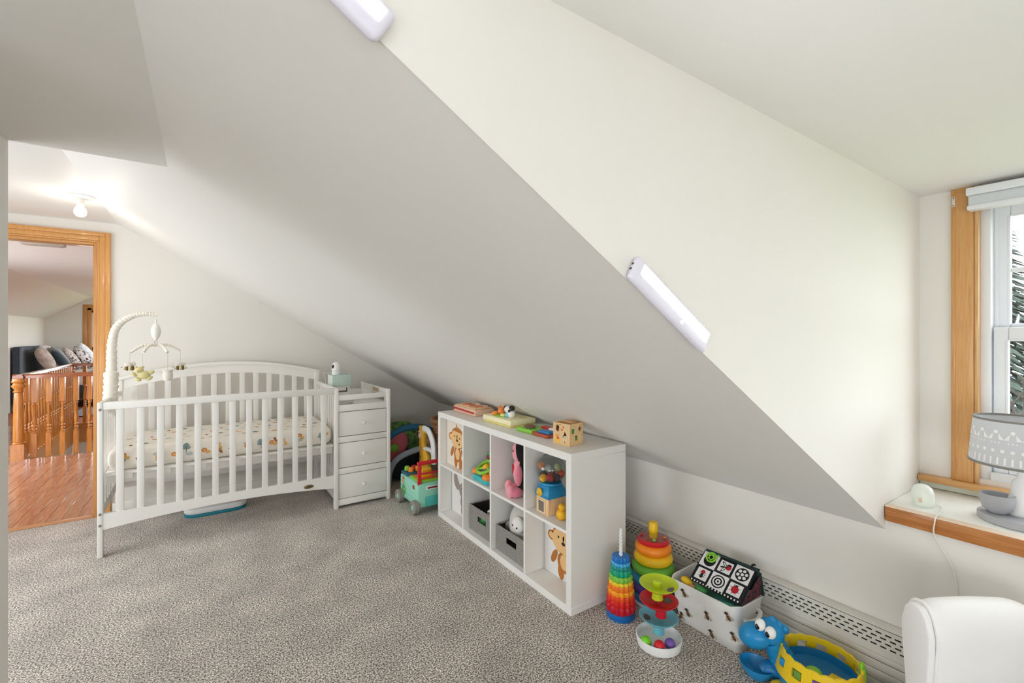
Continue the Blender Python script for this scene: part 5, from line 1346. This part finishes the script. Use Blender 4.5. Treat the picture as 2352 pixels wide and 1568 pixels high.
for (px_, py_, col, nm, lab) in ((1.5535, 1.272, '#7CD12A', 'ball_lime', 'lime green ball in the white tray of the drop tower'), (1.578, 1.222, '#D8202C', 'ball_crimson', 'red ball between the lime and purple balls in the tray'), (1.625, 1.205, '#7A5BA8', 'ball_purple', 'purple ball in the white tray of the drop tower')):
    o = MB().ell((0, 0, 0), 0.0225, 24, 16).build('toy_ball', pm(nm, col, 0.4), loc=(px_, py_, 0.0375)); tag(o, lab, 'ball', 'balls of the drop tower')

# ------------------------------------------------------------------ white fabric bin with printed bees
fb = thing('fabric_bin', 'white fabric storage bin printed with bees and fitted with rope handles', 'storage bin', (1.915, 1.180, 0))
FAB = pm('white_canvas_cloth', '#E6E4E0', 0.85, vary=0.02, vscale=10, bump=0.25, bscale=26)
def rrect(hx, hy, r, n=5):
    p = []
    for (sx_, sy_, a0) in ((1, 1, 0), (-1, 1, PI/2), (-1, -1, PI), (1, -1, 1.5*PI)):
        for k in range(n+1):
            a = a0+PI/2*k/n; p.append((sx_*(hx-r)+r*math.cos(a), sy_*(hy-r)+r*math.sin(a)))
    return p
lv = [(0.0, 0.062, 0.142, 0.02), (0.006, 0.068, 0.148, 0.025), (0.06, 0.082, 0.156, 0.03), (0.12, 0.094, 0.160, 0.03), (0.19, 0.104, 0.164, 0.032), (0.205, 0.105, 0.165, 0.032), (0.208, 0.102, 0.162, 0.032), (0.19, 0.099, 0.159, 0.032), (0.02, 0.070, 0.142, 0.025)]
vs = []; fs = []; N = 24
rq = random.Random(9)
for j, (z, hx, hy, r) in enumerate(lv):
    for k, (x, y_) in enumerate(rrect(hx, hy, r)):
        wv = 0.004*math.sin(k*1.3+j) if 1 < j < 5 else 0
        vs.append((x*(1+wv), y_*(1+wv*0.5), z+(0.008*math.sin(k*0.52) if j in (4, 5, 6) else 0)))
for j in range(len(lv)-1):
    for k in range(N): fs.append((j*N+k, j*N+(k+1) % N, (j+1)*N+(k+1) % N, (j+1)*N+k))
fs += [tuple(range(N-1, -1, -1)), tuple((len(lv)-1)*N+k for k in range(N))]
MB().add(vs, fs).build('cloth_body', FAB, fb)
MB().tube([(x, y_, 0.205+0.008*math.sin(k*0.52)) for k, (x, y_) in enumerate(rrect(0.1045, 0.1645, 0.032))], 0.004, 8, closed=True).build('hem', FAB, fb)
for s in (-1, 1):
    hp_ = bez([(-0.055, s*0.160, 0.150), (-0.050, s*0.178, 0.148), (0.0, s*0.190, 0.150), (0.045, s*0.178, 0.158), (0.050, s*0.160, 0.160)], 6)
    hh = MB().tube(hp_, 0.009, 10).build('handle', FAB, fb)
    for x in (-0.055, 0.05): MB().lathe([(0.011, 0), (0.011, 0.003), (0.005, 0.003)], 14, c=(x, s*0.162, 0.153), R=RX(PI/2*s)).build('grommet', pm('grommet_dark', '#4A443C', 0.4), hh)
bee_m = [pm('bee_body', '#8A6238', 0.8), pm('bee_dark', '#3A2C20', 0.8), pm('bee_wing', '#B8B3A4', 0.8)]
def bee_print(M, rot, s=1.0):
    b = MB(); b.M = M @ Matrix.Rotation(rot, 4, 'Z')
    b.mat(2).flat([(-0.004*s, 0), (-0.016*s, -0.014*s), (-0.010*s, -0.018*s), (0, -0.006*s)], 0.0004); b.flat([(0.004*s, 0), (0.016*s, -0.014*s), (0.010*s, -0.018*s), (0, -0.006*s)], 0.0004)
    b.mat(0).oval(0, -0.006*s, 0.006*s, 0.012*s, 0.0008); b.mat(1).oval(0, 0.007*s, 0.0055*s, 0.005*s, 0.0010); b.oval(0, -0.010*s, 0.0055*s, 0.003*s, 0.0011); b.oval(0, -0.003*s, 0.0055*s, 0.0015*s, 0.0011)
    b.flat([(-0.012*s, 0.009*s), (-0.005*s, 0.004*s), (-0.006*s, 0.007*s)], 0.0009); b.flat([(0.012*s, 0.009*s), (0.005*s, 0.004*s), (0.006*s, 0.007*s)], 0.0009)
    b.build('bee_print', bee_m, fb, smooth=False)
def fx(z):      # outer half width of the bin side at height z
    for i in range(5):
        if lv[i][0] <= z <= lv[i+1][0]: return lv[i][1]+(lv[i+1][1]-lv[i][1])*(z-lv[i][0])/(lv[i+1][0]-lv[i][0])
    return 0.1
for (wy, wz, rt) in ((1.272, 0.165, 0.5), (1.262, 0.075, 0.4), (1.160, 0.115, 0.2), (1.062, 0.165, 0.5), (1.045, 0.085, 0.4), (1.150, 0.035, 0.3), (1.30, 0.04, -0.3)):
    tilt = math.atan2(0.104-0.068, 0.19)
    x = -fx(wz)-0.0035
    bee_print(Matrix.Translation((x, wy-1.180, wz)) @ Matrix.Rotation(-tilt, 4, 'Y') @ MX(0, 0, 0), rt, 1.35)
# things inside the bin
bkA, bkD, bkB, bkC = Vector((1.853, 1.262, 0.224)), Vector((1.850, 1.030, 0.224)), Vector((1.968, 1.256, 0.318)), Vector((1.970, 1.012, 0.324))
bo = thing('cloth_activity_book', 'black and white cloth book with bug and ball pictures propped in the bee bin', 'book', tuple(bkA))
U = (bkD-bkA); Vv = (bkB-bkA); Wn = U.cross(Vv); 
lu, lvv = U.length, Vv.length
un = U.normalized(); wn_ = un.cross(Vv.normalized()).normalized(); vn = wn_.cross(un)
if wn_.z < 0: wn_ = -wn_
Mb = Matrix(((un.x, vn.x, wn_.x, 0), (un.y, vn.y, wn_.y, 0), (un.z, vn.z, wn_.z, 0), (0, 0, 0, 1)))
BLK = pm('cloth_black', '#17161A', 0.85); CWH = pm('cloth_white', '#E4E1E2', 0.85); CRD = pm('cloth_red', '#B21E2C', 0.85); LG = pm('teether_lime', '#86C63A', 0.4)
MB().xf(Mb).box(-0.006, lu+0.006, -0.008, lvv+0.006, -0.014, 0.0).build('front_page', BLK, bo, bevel=0.005)
cwid, chei = lu/3, lvv/2
def cellbox(i, j): return (i*cwid, j*chei)
pan = MB(); pan.M = Mb
for i in range(3):
    for j in range(2):
        x, y_ = cellbox(i, j); wh = (i+j) % 2 == 1
        mgn = 0.001 if wh else 0.010
        pan.box(x+mgn, x+cwid-mgn, y_+mgn, y_+chei-mgn, 0.0, 0.0008)
pan.build('white_panel', CWH, bo, smooth=False)
ic = MB(); ic.M = Mb
cxy = lambda i, j: ((i+0.5)*cwid, (j+0.5)*chei)
# bottom row: ant, target, ladybug  / top row: leaf, fly, football
x, y_ = cxy(0, 0)
ic.mat(1).oval(x, y_+0.012, 0.010, 0.009, 0.0012); ic.mat(0).oval(x, y_, 0.006, 0.006, 0.0014); ic.oval(x, y_-0.011, 0.008, 0.008, 0.0013)
for s in (-1, 1):
    for k in range(3): ic.flat([(x, y_-0.004+0.004*k), (x+s*0.016, y_-0.012+0.010*k), (x+s*0.017, y_-0.010+0.010*k), (x, y_-0.002+0.004*k)], 0.0011)
x, y_ = cxy(1, 0)
for r, m_, z in ((0.030, 0, 0.0011), (0.024, 2, 0.0013), (0.018, 0, 0.0015), (0.011, 2, 0.0017), (0.005, 0, 0.0019)): ic.mat(m_).oval(x, y_, r, r, z, n=28)
x, y_ = cxy(2, 0)
ic.mat(1).oval(x, y_, 0.016, 0.017, 0.0012); ic.mat(0).oval(x, y_+0.018, 0.006, 0.004, 0.0013)
for k in range(8):
    a = PI/8+k*PI/4; ic.flat([(x+0.014*math.cos(a), y_+0.014*math.sin(a)), (x+0.024*math.cos(a), y_+0.024*math.sin(a)), (x+0.024*math.cos(a+0.1), y_+0.024*math.sin(a+0.1)), (x+0.014*math.cos(a+0.15), y_+0.014*math.sin(a+0.15))], 0.0011)
x, y_ = cxy(1, 1)
ic.mat(1).oval(x+0.014, y_+0.004, 0.012, 0.014, 0.0012); ic.mat(0).oval(x+0.014, y_+0.014, 0.009, 0.005, 0.0014)
ic.mat(0).oval(x-0.006, y_+0.010, 0.006, 0.018, 0.0013, 0.9); ic.oval(x-0.004, y_-0.012, 0.006, 0.016, 0.0013, -0.5); ic.mat(2).oval(x-0.006, y_+0.010, 0.003, 0.012, 0.0016, 0.9); ic.oval(x-0.004, y_-0.012, 0.003, 0.011, 0.0016, -0.5); ic.mat(0).oval(x-0.012, y_-0.004, 0.010, 0.004, 0.0017, 0.3)
x, y_ = cxy(2, 1)
ic.mat(0).oval(x, y_, 0.030, 0.030, 0.0011, n=28)
ic.mat(2)
for k in range(6):
    a = k*PI/3+0.3; ic.flat([(x+0.018*math.cos(a)+0.0075*math.cos(q*PI/3), y_+0.018*math.sin(a)+0.0075*math.sin(q*PI/3)) for q in range(6)], 0.0014)
ic.flat([(x+0.0075*math.cos(q*PI/3), y_+0.0075*math.sin(q*PI/3)) for q in range(6)], 0.0014)
x, y_ = cxy(0, 1)
ic.mat(0).oval(x+0.002, y_-0.002, 0.028, 0.028, 0.0011)
ic.mat(2)
for k in range(16): ic.flat([(0.004+k*lu/16, -0.0075), (0.004+k*lu/16+0.006, -0.0075), (0.004+k*lu/16+0.006, 0.0), (0.004+k*lu/16, 0.0)], 0.0012)
ic.build('picture', [BLK, CRD, CWH], bo, smooth=False)
tb = MB(); tb.M = Mb @ Matrix.Translation((x+0.004, y_+0.014, 0.006))
tb.torus((0, 0, 0), 0.022, 0.004, 20, 6); tb.torus((0, 0, 0), 0.011, 0.003, 16, 6)
for k in range(5):
    a = k*2*PI/5; tb.cyl((0.011*math.cos(a), 0.011*math.sin(a), 0), (0.022*math.cos(a), 0.022*math.sin(a), 0), 0.003, n=6)
tb.cyl((0.018, 0.010, 0), (0.026, 0.024, 0), 0.003, n=6)
tb.build('lime_teether', LG, bo)
# back leaf of the book, folded down like a tent, and spine strap
rel = lambda v: v-bkA
bk2 = MB(); P = [rel(bkB)+Vector((0.0, 0.004, -0.004)), rel(bkC)+Vector((0, -0.004, -0.004)), rel(bkC)+Vector((0.012, -0.012, -0.105)), rel(bkB)+Vector((0.012, 0.006, -0.105))]
Q = [p+Vector((0.012, 0, -0.004)) for p in P]
bk2.add([tuple(p) for p in P+Q], [(0,1,2,3), (7,6,5,4), (0,4,5,1), (1,5,6,2), (2,6,7,3), (3,7,4,0)])
bk2.build('back_page', pm('cloth_dark_green', '#16312F', 0.7), bo, bevel=0.003)
MB().tube([rel(bkB)+Vector((0, 0, 0.004)), rel(bkC)+Vector((0, 0, 0.004))], 0.006, 8).build('spine', pm('cloth_dark_green', '#16312F'), bo)
MB().tube(bez([rel(bkC)+Vector((-0.012, 0.03, 0.006)), rel(bkC)+Vector((0.002, 0.028, 0.016)), rel(bkC)+Vector((0.016, 0.026, 0.012))]), 0.004, 8).build('strap_tab', BLK, bo)
sd = MB(); p0, p1 = rel(bkD), rel(bkC)
sd.add([tuple(p0+Vector((0.004, -0.006, -0.012))), tuple(p1+Vector((0.0, -0.004, -0.012))), tuple(p1+Vector((0.010, -0.004, -0.10))), tuple(p0+Vector((0.07, -0.006, -0.018)))], [(0, 1, 2, 3)])
sd.build('side_gusset', two_tone('gusset_print', '#231F24', '#6E2A3A', 60), bo, smooth=False)
# green cloth and small toys under the book
gcl = thing('green_muslin_cloth', 'crumpled sea-green cloth under the book in the bee bin', 'cloth', (1.90, 1.12, 0.03))
SEA = pm('sea_green_cloth', '#5FA79B', 0.9, bump=0.4, bscale=60)
vs = []; fs = []; n = 20
for i in range(n+1):
    for j in range(n+1):
        x = -0.062+0.137*i/n; y_ = -0.088+0.215*j/n
        vs.append((x, y_, 0.135+0.020*math.sin(9*x*10+14*y_)+0.012*math.sin(60*y_+25*x)-0.04*abs(x)/0.08))
for i in range(n):
    for j in range(n): a = i*(n+1)+j; fs.append((a, a+1, a+n+2, a+n+1))
b = MB().add(vs, fs)
b.add([(-0.03, -0.06, 0.0), (0.05, -0.06, 0), (0.05, 0.1, 0), (-0.03, 0.1, 0), (-0.05, -0.08, 0.11), (0.07, -0.08, 0.11), (0.07, 0.12, 0.11), (-0.05, 0.12, 0.11)], [(0,3,2,1), (4,5,6,7), (0,1,5,4), (1,2,6,5), (2,3,7,6), (3,0,4,7)])
b.build('folds', SEA, gcl)
for k in range(5):
    MB().tube(bez([(-0.072+0.006*k, 0.05-0.03*k, 0.14), (-0.066+0.008*k, 0.01-0.02*k, 0.156), (-0.05+0.01*k, -0.050-0.006*k, 0.142)]), 0.009, 8).build('fold_roll', SEA, gcl)
yt = thing('yellow_bug_toy', 'yellow plush bug toy with a green frog poking out of the bee bin', 'plush toy', (1.855, 1.262, 0.17))
MB().ell((0.0, 0.018, 0.022), (0.024, 0.034, 0.018), 16, 10, R=RX(0.4)).build('body', pm('cloth_sun_yellow', '#E9BE2A', 0.85), yt)
MB().ell((-0.012, -0.012, 0.016), (0.016, 0.018, 0.014), 14, 8).build('face', pm('cloth_peach', '#D9A06A', 0.85), yt)
MB().ell((0.0, -0.050, 0.022), (0.024, 0.030, 0.014), 14, 8).build('green_arm', pm('toy_leaf_green', '#4FA257'), yt)

# ------------------------------------------------------------------ blue dinosaur ball-pit toy
dn = thing('dinosaur_ball_toy', 'blue toy dinosaur with a yellow scalloped basket on its back', 'toy', (1.855, 0.735, 0))
DBL = pm('dino_blue', '#1C8CC9', 0.3); DYE = pm('dino_yellow', '#F0CB1E', 0.35); DLB = pm('dino_deep_blue', '#1571AC', 0.35)
MB().lathe([(0, 0.0), (0.075, 0.0), (0.105, 0.02), (0.122, 0.06), (0.122, 0.10), (0.114, 0.118), (0.106, 0.118), (0.108, 0.095), (0.085, 0.07), (0, 0.062)], 40, sy=1.12).build('body', DBL, dn)
# yellow fence: scalloped ring with window openings
def fence():
    b = MB(); n = 72; rb = lambda z: 0.125-0.02*(z-0.09)/0.10
    def P(k, z, o): a = 2*PI*k/n; r = rb(z)+o; return (r*math.cos(a), r*1.12*math.sin(a), z)
    zl = [0.088, 0.118, 0.148]
    for k in range(n):
        top0 = 0.168+0.005*abs(math.sin(PI*k/4)); top1 = 0.168+0.005*abs(math.sin(PI*(k+1)/4))
        segs = [(zl[0], zl[0], zl[1], zl[1]), (zl[2], zl[2], top0, top1)]
        if k % 6 not in (2, 3, 4): segs.append((zl[1], zl[1], zl[2], zl[2]))
        for (za, zb, zc, zd) in segs:
            q = [P(k, za, 0.004), P(k+1, zb, 0.004), P(k+1, zd, 0.004), P(k, zc, 0.004), P(k, za, -0.003), P(k+1, zb, -0.003), P(k+1, zd, -0.003), P(k, zc, -0.003)]
            b.add(q, [(0,1,2,3), (7,6,5,4), (0,4,5,1), (1,5,6,2), (2,6,7,3), (3,7,4,0)])
    return b
fo = fence().build('scalloped_basket', DYE, dn, ang=50)
MB().lathe([(0.0, 0.085), (0.06, 0.088), (0.098, 0.10), (0.104, 0.13), (0.100, 0.132), (0.095, 0.105), (0.06, 0.092), (0, 0.09)], 40, sy=1.12).build('blue_bowl', DLB, dn)
MB().ell((-0.03, 0.01, 0.108), (0.035, 0.030, 0.024), 16, 10).build('green_bump', pm('dino_green', '#8CCB2E', 0.35), dn)
MB().box(-0.02, 0.045, -0.075, -0.02, 0.09, 0.105).build('yellow_ramp', DYE, dn, bevel=0.005)
for k, (a, m_) in enumerate(((2.95, 'toy_olive'), (3.4, 'ball_purple'), (2.45, 'dino_blue'))):
    MB().cbox((0.118*math.cos(a), 0.132*math.sin(a), 0.133), (0.010, 0.024, 0.026)).build('window_shape', MATS[m_], dn, bevel=0.003)
MB().xf(Matrix.Translation((-0.129, -0.005, 0.112)) @ MX(0, 0, 0)).oval(0, 0, 0.011, 0.006).build('maker_badge', pm('badge_red', '#D86A5A', 0.4), dn, smooth=False)
MB().ell((-0.118, 0.005, 0.060), (0.012, 0.034, 0.016), 16, 8).build('lime_leg_patch', pm('dino_green', '#8CCB2E'), dn)
b = MB()
for k in range(5): b.ell((-0.127+0.004*k, -0.03-0.022*k, 0.105-0.002*k), (0.006, 0.018, 0.018), 12, 8)
b.build('blue_wing', DBL, dn)
for (x, y_) in ((-0.085, 0.095), (0.085, 0.095), (-0.085, -0.095), (0.085, -0.095)):
    f_ = MB().ell((x, y_, 0.024), (0.040, 0.038, 0.0245), 16, 10).build('foot', DYE, dn)
# neck, head with snout, crest, eyes, scoop jaw
MB().tube(bez([(-0.01, 0.10, 0.06), (-0.02, 0.13, 0.11), (-0.035, 0.15, 0.16)]), [0.05]*6+[0.046]*6+[0.042]*6+[0.04]*7, 16).build('neck', DBL, dn)
MB().ell((-0.040, 0.155, 0.190), (0.046, 0.050, 0.048), 24, 16).build('head', DBL, dn)
MB().ell((-0.068, 0.200, 0.162), (0.054, 0.062, 0.046), 24, 16, R=RX(-0.35)).build('snout', DBL, dn)
for k in range(3): MB().ell((-0.032+0.008*k, 0.150-0.018*k, 0.232-0.010*k), (0.013, 0.016, 0.016), 12, 8).build('crest', DBL, dn)
for (x, y_, z) in ((-0.082, 0.172, 0.222), (-0.086, 0.132, 0.214)):
    e_ = MB().ell((x, y_, z), (0.016, 0.0195, 0.022), 18, 12, R=RY(0.4)).build('eye', pm('eye_white', '#F2F2F0', 0.25), dn)
    MB().ell((x-0.014, y_+0.003, z-0.002), (0.004, 0.009, 0.012), 14, 10, R=RY(0.4)).build('pupil', pm('eye_black', '#141318', 0.2), e_)
jw = [(0, 0.012), (0.030, 0.012), (0.052, 0.030), (0.062, 0.052), (0.064, 0.052), (0.056, 0.028), (0.034, 0.004), (0, 0.002)]
MB().lathe(jw, 28, c=(-0.062, 0.195, 0.0), sx=0.9).build('scoop_jaw', DBL, dn)
MB().tube(bez([(-0.03, 0.13, 0.04), (-0.045, 0.155, 0.05), (-0.055, 0.17, 0.035)]), 0.03, 12).build('throat', DLB, dn)
# tail with fin and green leaf handle
MB().tube(bez([(0.03, -0.10, 0.07), (0.07, -0.15, 0.075), (0.11, -0.17, 0.095), (0.125, -0.175, 0.125)], 6), [0.05, 0.048, 0.046, 0.044, 0.042, 0.04, 0.038, 0.036, 0.034, 0.032, 0.03, 0.028, 0.026, 0.024, 0.022, 0.02, 0.018, 0.014, 0.008], 14).build('tail', DBL, dn)
MB().ell((0.055, -0.110, 0.158), (0.014, 0.010, 0.034), 12, 8).ell((0.040, -0.118, 0.150), (0.012, 0.010, 0.026), 12, 8).build('leaf_lever', pm('dino_green', '#8CCB2E'), dn)

# ------------------------------------------------------------------ white armchair (only one arm is in view)
UC, VC = Vector((math.cos(YAW), -math.sin(YAW), 0)), Vector((math.sin(YAW), math.cos(YAW), 0))
org = UC*1.166+VC*0.92
ac = thing('nursery_armchair', 'white upholstered nursery armchair with a rolled arm in front of the window', 'armchair', (org.x, org.y, 0), -YAW)
# local x = towards the chair back, local y = across (the arm in view at +y)
UPH = pm('white_leatherette', '#F6F5F5', 0.55, vary=0.01, bump=0.05, bscale=60)
def arm(y0, y1, nm='arm'):
    yc = (y0+y1)/2; w = (y1-y0)/2
    prof = [(yc-w*0.80, 0.10), (yc-w*0.78, 0.34), (yc-w*0.98, 0.46), (yc-w*1.0, 0.51), (yc-w*0.72, 0.560), (yc-w*0.30, 0.583), (yc+w*0.30, 0.583), (yc+w*0.72, 0.562), (yc+w*1.0, 0.515), (yc+w*0.96, 0.46), (yc+w*0.72, 0.34), (yc+w*0.70, 0.10)]
    b = MB(); n = len(prof); xs = [(0.0, 0.94), (0.012, 1.0), (0.22, 1.0), (0.27, 0.99), (0.32, 0.94), (0.36, 0.86)]
    vs = []; fs = []
    for x, s in xs:
        for (y_, z) in prof: vs.append((x, yc+(y_-yc)*min(1, s+0.03), 0.10+(z-0.10)*s))
    for i in range(len(xs)-1):
        for k in range(n): fs.append((i*n+k, i*n+(k+1) % n, (i+1)*n+(k+1) % n, (i+1)*n+k))
    fs += [tuple(range(n-1, -1, -1)), tuple((len(xs)-1)*n+k for k in range(n))]
    b.add(vs, fs)
    o = b.build(nm, UPH, ac, ang=60)
    md = o.modifiers.new('smooth', 'SUBSURF'); md.levels = 2; md.render_levels = 2
    # flat facing panel with welt on the arm front
    fpn = [(yc+(y_-yc)*0.86, 0.10+(z-0.10)*0.965) for y_, z in prof]
    p = MB(); p.M = Matrix(((0,0,-1,0.004),(1,0,0,0),(0,1,0,0),(0,0,0,1)))
    p.prism(fpn, 0, 0.020); q = p.build('arm_front_panel', UPH, ac, bevel=0.006, seg=3)
    MB().tube(bez([(0.004, y_, z) for y_, z in [(yc+(a-yc)*0.90, 0.10+(z-0.10)*0.975) for a, z in prof[1:-1]]], 5), 0.004, 8).build('welt', UPH, ac)
    return o
arm(0.325, 0.435); arm(-0.235, -0.125)
CUSH = pm('dusty_red_lining', '#B4685F', 0.85)
MB().box(0.012, 0.40, -0.13, 0.315, 0.14, 0.28).build('seat_base', CUSH, ac, bevel=0.02, seg=3)
MB().box(0.0, 0.36, -0.125, 0.312, 0.28, 0.37).build('seat_cushion', UPH, ac, bevel=0.04, seg=4)
b = MB(); b.box(0.36, 0.46, -0.23, 0.25, 0.10, 0.98); b.build('backrest', UPH, ac, bevel=0.045, seg=4)
for (x, y_) in ((0.05, 0.38), (0.05, -0.18), (0.36, 0.20), (0.36, -0.18)):
    MB().lathe([(0.016, 0), (0.022, 0.11), (0, 0.11)], 14, c=(x, y_, 0)).build('leg', OAK, ac)

# ------------------------------------------------------------------ lamp, night light and cord on the dormer ledge
LZ = 0.7045
tl = thing('table_lamp', 'grey nursery table lamp with a white-patterned drum shade and small bowl on the ledge', 'table lamp', (2.262, 0.300, LZ))
GLP = pm('lamp_grey', '#A9A9AE', 0.5); LWH = pm('lamp_white', '#E9E7E6', 0.45)
MB().lathe([(0, 0), (0.098, 0), (0.102, 0.004), (0.102, 0.020), (0.098, 0.024), (0, 0.024)], 48).build('base', GLP, tl)
MB().lathe([(0, 0.024), (0.022, 0.025), (0.037, 0.040), (0.044, 0.066), (0.043, 0.088), (0.040, 0.088), (0.040, 0.066), (0.030, 0.046), (0, 0.040)], 28, c=(-0.020, 0.050, 0)).build('bowl', GLP, tl)
MB().lathe([(0, 0.024), (0.036, 0.024), (0.040, 0.034), (0.034, 0.060), (0.026, 0.10), (0.022, 0.135), (0.010, 0.150), (0.008, 0.20), (0.008, 0.27), (0, 0.27)], 28, c=(0.02, 0.0, 0)).build('stem', LWH, tl)
SHD = pm('shade_grey', '#CFD1D6', 0.8, vary=0.03, vscale=200, trans=0.0)
R1, R2, z1, z2 = 0.124, 0.112, 0.197, 0.350
MB().ring([(R1, z1), (R2, z2), (R2-0.002, z2), (R1-0.002, z1)], 56, c=(0.0, 0.0, 0)).build('shade', SHD, tl)
TRIMG = pm('shade_trim', '#85827E', 0.7)
MB().ring([(R1+0.001, z1-0.001), (R1+0.001, z1+0.007), (R1-0.003, z1+0.007), (R1-0.003, z1-0.001)], 56).build('lower_band', TRIMG, tl)
MB().ring([(R2+0.001, z2-0.006), (R2+0.001, z2+0.001), (R2-0.003, z2+0.001), (R2-0.003, z2-0.006)], 56).build('upper_band', TRIMG, tl)
b = MB()
def onshade(a, t):
    z = z1+(z2-z1)*t; r = R1+(R2-R1)*t+0.0006
    return (r*math.cos(a), r*math.sin(a), z)
def shp(a0, t0, poly):
    b.add([onshade(a0+x/R1, t0+y_) for x, y_ in poly], [tuple(range(len(poly)))])
nb = 44
for k in range(nb): shp(2*PI*k/nb, 0.075, [(-0.003, 0), (0.0025, 0), (0.003, 0.15), (-0.0025, 0.15)])
for k in range(32): shp(2*PI*k/32, 0.36, [(0.0055*math.cos(2*PI*q/10), 0.036*math.sin(2*PI*q/10)) for q in range(10)])
for k in range(18):
    a = 2*PI*k/18
    shp(a-0.012/R1, 0.60, [(-0.010, 0), (0.003, 0), (0.005, 0.13)]); shp(a+0.012/R1, 0.60, [(-0.003, 0), (0.010, 0), (-0.005, 0.13)])
    shp(a, 0.76, [(0.006*math.cos(q*PI/5), 0.04*math.sin(q*PI/5)) for q in range(10)])
    for q in (-1, 0, 1): shp(a+q*0.010/R1, 0.52, [(-0.003, 0), (0.003, 0), (0, 0.04)])
b.build('shade_pattern', pm('shade_print_white', '#F2F2F2', 0.8), tl, smooth=False)
nl = thing('night_light', 'small white dome night light on the dormer ledge beside the lamp cord', 'night light', (2.205, 0.535, LZ), 0.3)
PEARL = pm('pearl_plastic', '#E4EAE2', 0.3, sss=0.3)
MB().lathe([(0, 0), (0.030, 0), (0.034, 0.006), (0.037, 0.02), (0.037, 0.045), (0.030, 0.066), (0.016, 0.076), (0, 0.078)], 28, sy=0.9).build('dome', PEARL, nl)
MB().xf(Matrix.Translation((-0.037, 0.008, 0.026)) @ MX(0, 0, 0)).box(-0.005, 0.004, -0.007, 0.008, -0.004, 0.0005).build('window_patch', pm('patch_peach', '#D9B8A4', 0.5), nl)
nc = MB().xf(Matrix.Rotation(-0.3, 4, 'Z') @ Matrix.Translation((-2.205, -0.535, -LZ))).tube(bez([(2.243, 0.520, 0.712), (2.228, 0.490, 0.708), (2.16, 0.476, 0.708), (2.095, 0.472, 0.710), (2.078, 0.473, 0.690), (2.078, 0.475, 0.652), (2.086, 0.459, 0.610), (2.093, 0.431, 0.545), (2.094, 0.421, 0.475), (2.094, 0.42, 0.40), (2.09, 0.42, 0.29)], 6), 0.0022, 6).build('cord', pm('white_cord', '#E8E6E2'), nl)

# ------------------------------------------------------------------ outside the windows
gr = MB().box(3.5, 60, -50, 60, -3.3, -3.2).box(-60, 3.5, 14.5, 60, -3.3, -3.2).build('garden_ground', two_tone('lawn', '#5D6B45', '#8C9560', 1.5), smooth=False)
gr['kind'] = 'structure'; gr['label'] = 'winter lawn outside the window'
hs_ = thing('neighbour_house', 'pale clapboard outbuilding seen through the dormer window', 'building', (17, 2.0, -3.2))
SID = pm('clapboard', '#C9CCCB', 0.7)
k0 = None
for k in range(18):
    if k0 is None: k0 = MB().add([(0, -4, 0), (0, 4, 0), (-0.04, 4, 0), (-0.04, -4, 0), (0, -4, 0.15), (0, 4, 0.15), (-0.01, 4, 0.15), (-0.01, -4, 0.15)], [(0,3,2,1), (4,5,6,7), (0,1,5,4), (1,2,6,5), (2,3,7,6), (3,0,4,7)]).build('clapboard', SID, hs_)
    else: like(k0, hs_, (0, 0, 0.145*k))
MB().box(0.0, 3, -4, 4, 0, 2.6).build('wall', SID, hs_)
MB().add([(-0.3, -4.2, 2.55), (-0.3, 4.2, 2.55), (1.5, 4.2, 3.5), (1.5, -4.2, 3.5), (3.3, 4.2, 2.55), (3.3, -4.2, 2.55)], [(0, 1, 2, 3), (3, 2, 4, 5)]).build('roof', pm('shingle', '#6E7480', 0.8), hs_, smooth=False)
def bare_tree(label, loc, H, seed, spread=0.5):
    r_ = random.Random(seed); b = MB()
    def grow(p, d, L, r, lev):
        q = p+d*L; m = p+d*L*0.5+Vector((r_.uniform(-1, 1), r_.uniform(-1, 1), 0))*L*0.06
        b.tube([p, m, q], [r, r*0.85, r*0.7], 5)
        if lev == 0: return
        for i in range(3 if lev > 1 else 4):
            ax = Vector((r_.uniform(-1, 1), r_.uniform(-1, 1), r_.uniform(-0.25, 0.8))).normalized()
            nd = (d*(1-spread)+ax*spread*1.3).normalized()
            grow(p+d*L*r_.uniform(0.45, 1.0), nd, L*r_.uniform(0.55, 0.8), r*0.6, lev-1)
    grow(Vector((0, 0, 0)), Vector((0, 0, 1)), H*0.32, H*0.018, 5)
    o = b.build('bare_tree', pm('bark', '#38322C', 0.9), loc=loc); tag(o, label, 'tree')
bare_tree('bare branching tree close outside the dormer window', (7.5, 1.25, -3.2), 8.0, 4)
bare_tree('bare tree outside the bedroom window', (-2.4, 20, -3.2), 8.0, 21)
def evergreen(label, loc, H):
    r_ = random.Random(1); t = thing('evergreen_tree', label, 'tree', loc)
    MB().cyl((0, 0, 0), (0, 0, H), 0.18, 0.02, 8).build('trunk', pm('bark', '#5B534A'), t)
    b = MB()
    for i in range(8000):
        f_ = r_.random()**0.8; z = H*(0.08+0.9*f_); R_ = (1-f_)*H*0.26+0.15; a = r_.uniform(0, 2*PI); rr_ = R_*r_.uniform(0.4, 1.0)
        c = Vector((rr_*math.cos(a), rr_*math.sin(a), z-rr_*0.2)); u = Vector((math.cos(a), math.sin(a), -0.5))*r_.uniform(0.16, 0.32); w = Vector((-math.sin(a), math.cos(a), 0))*r_.uniform(0.06, 0.11)
        b.add([tuple(c-w), tuple(c+u), tuple(c+w), tuple(c-u*0.3+Vector((0, 0, 0.04)))], [(0, 1, 3), (1, 2, 3), (0, 3, 2), (0, 2, 1)])
    b.build('foliage', pm('spruce', '#2F3B33', 0.9, vary=0.3, vscale=2), t)
evergreen('tall dark evergreen tree outside the dormer window', (13.0, 2.7, -3.2), 9.0)
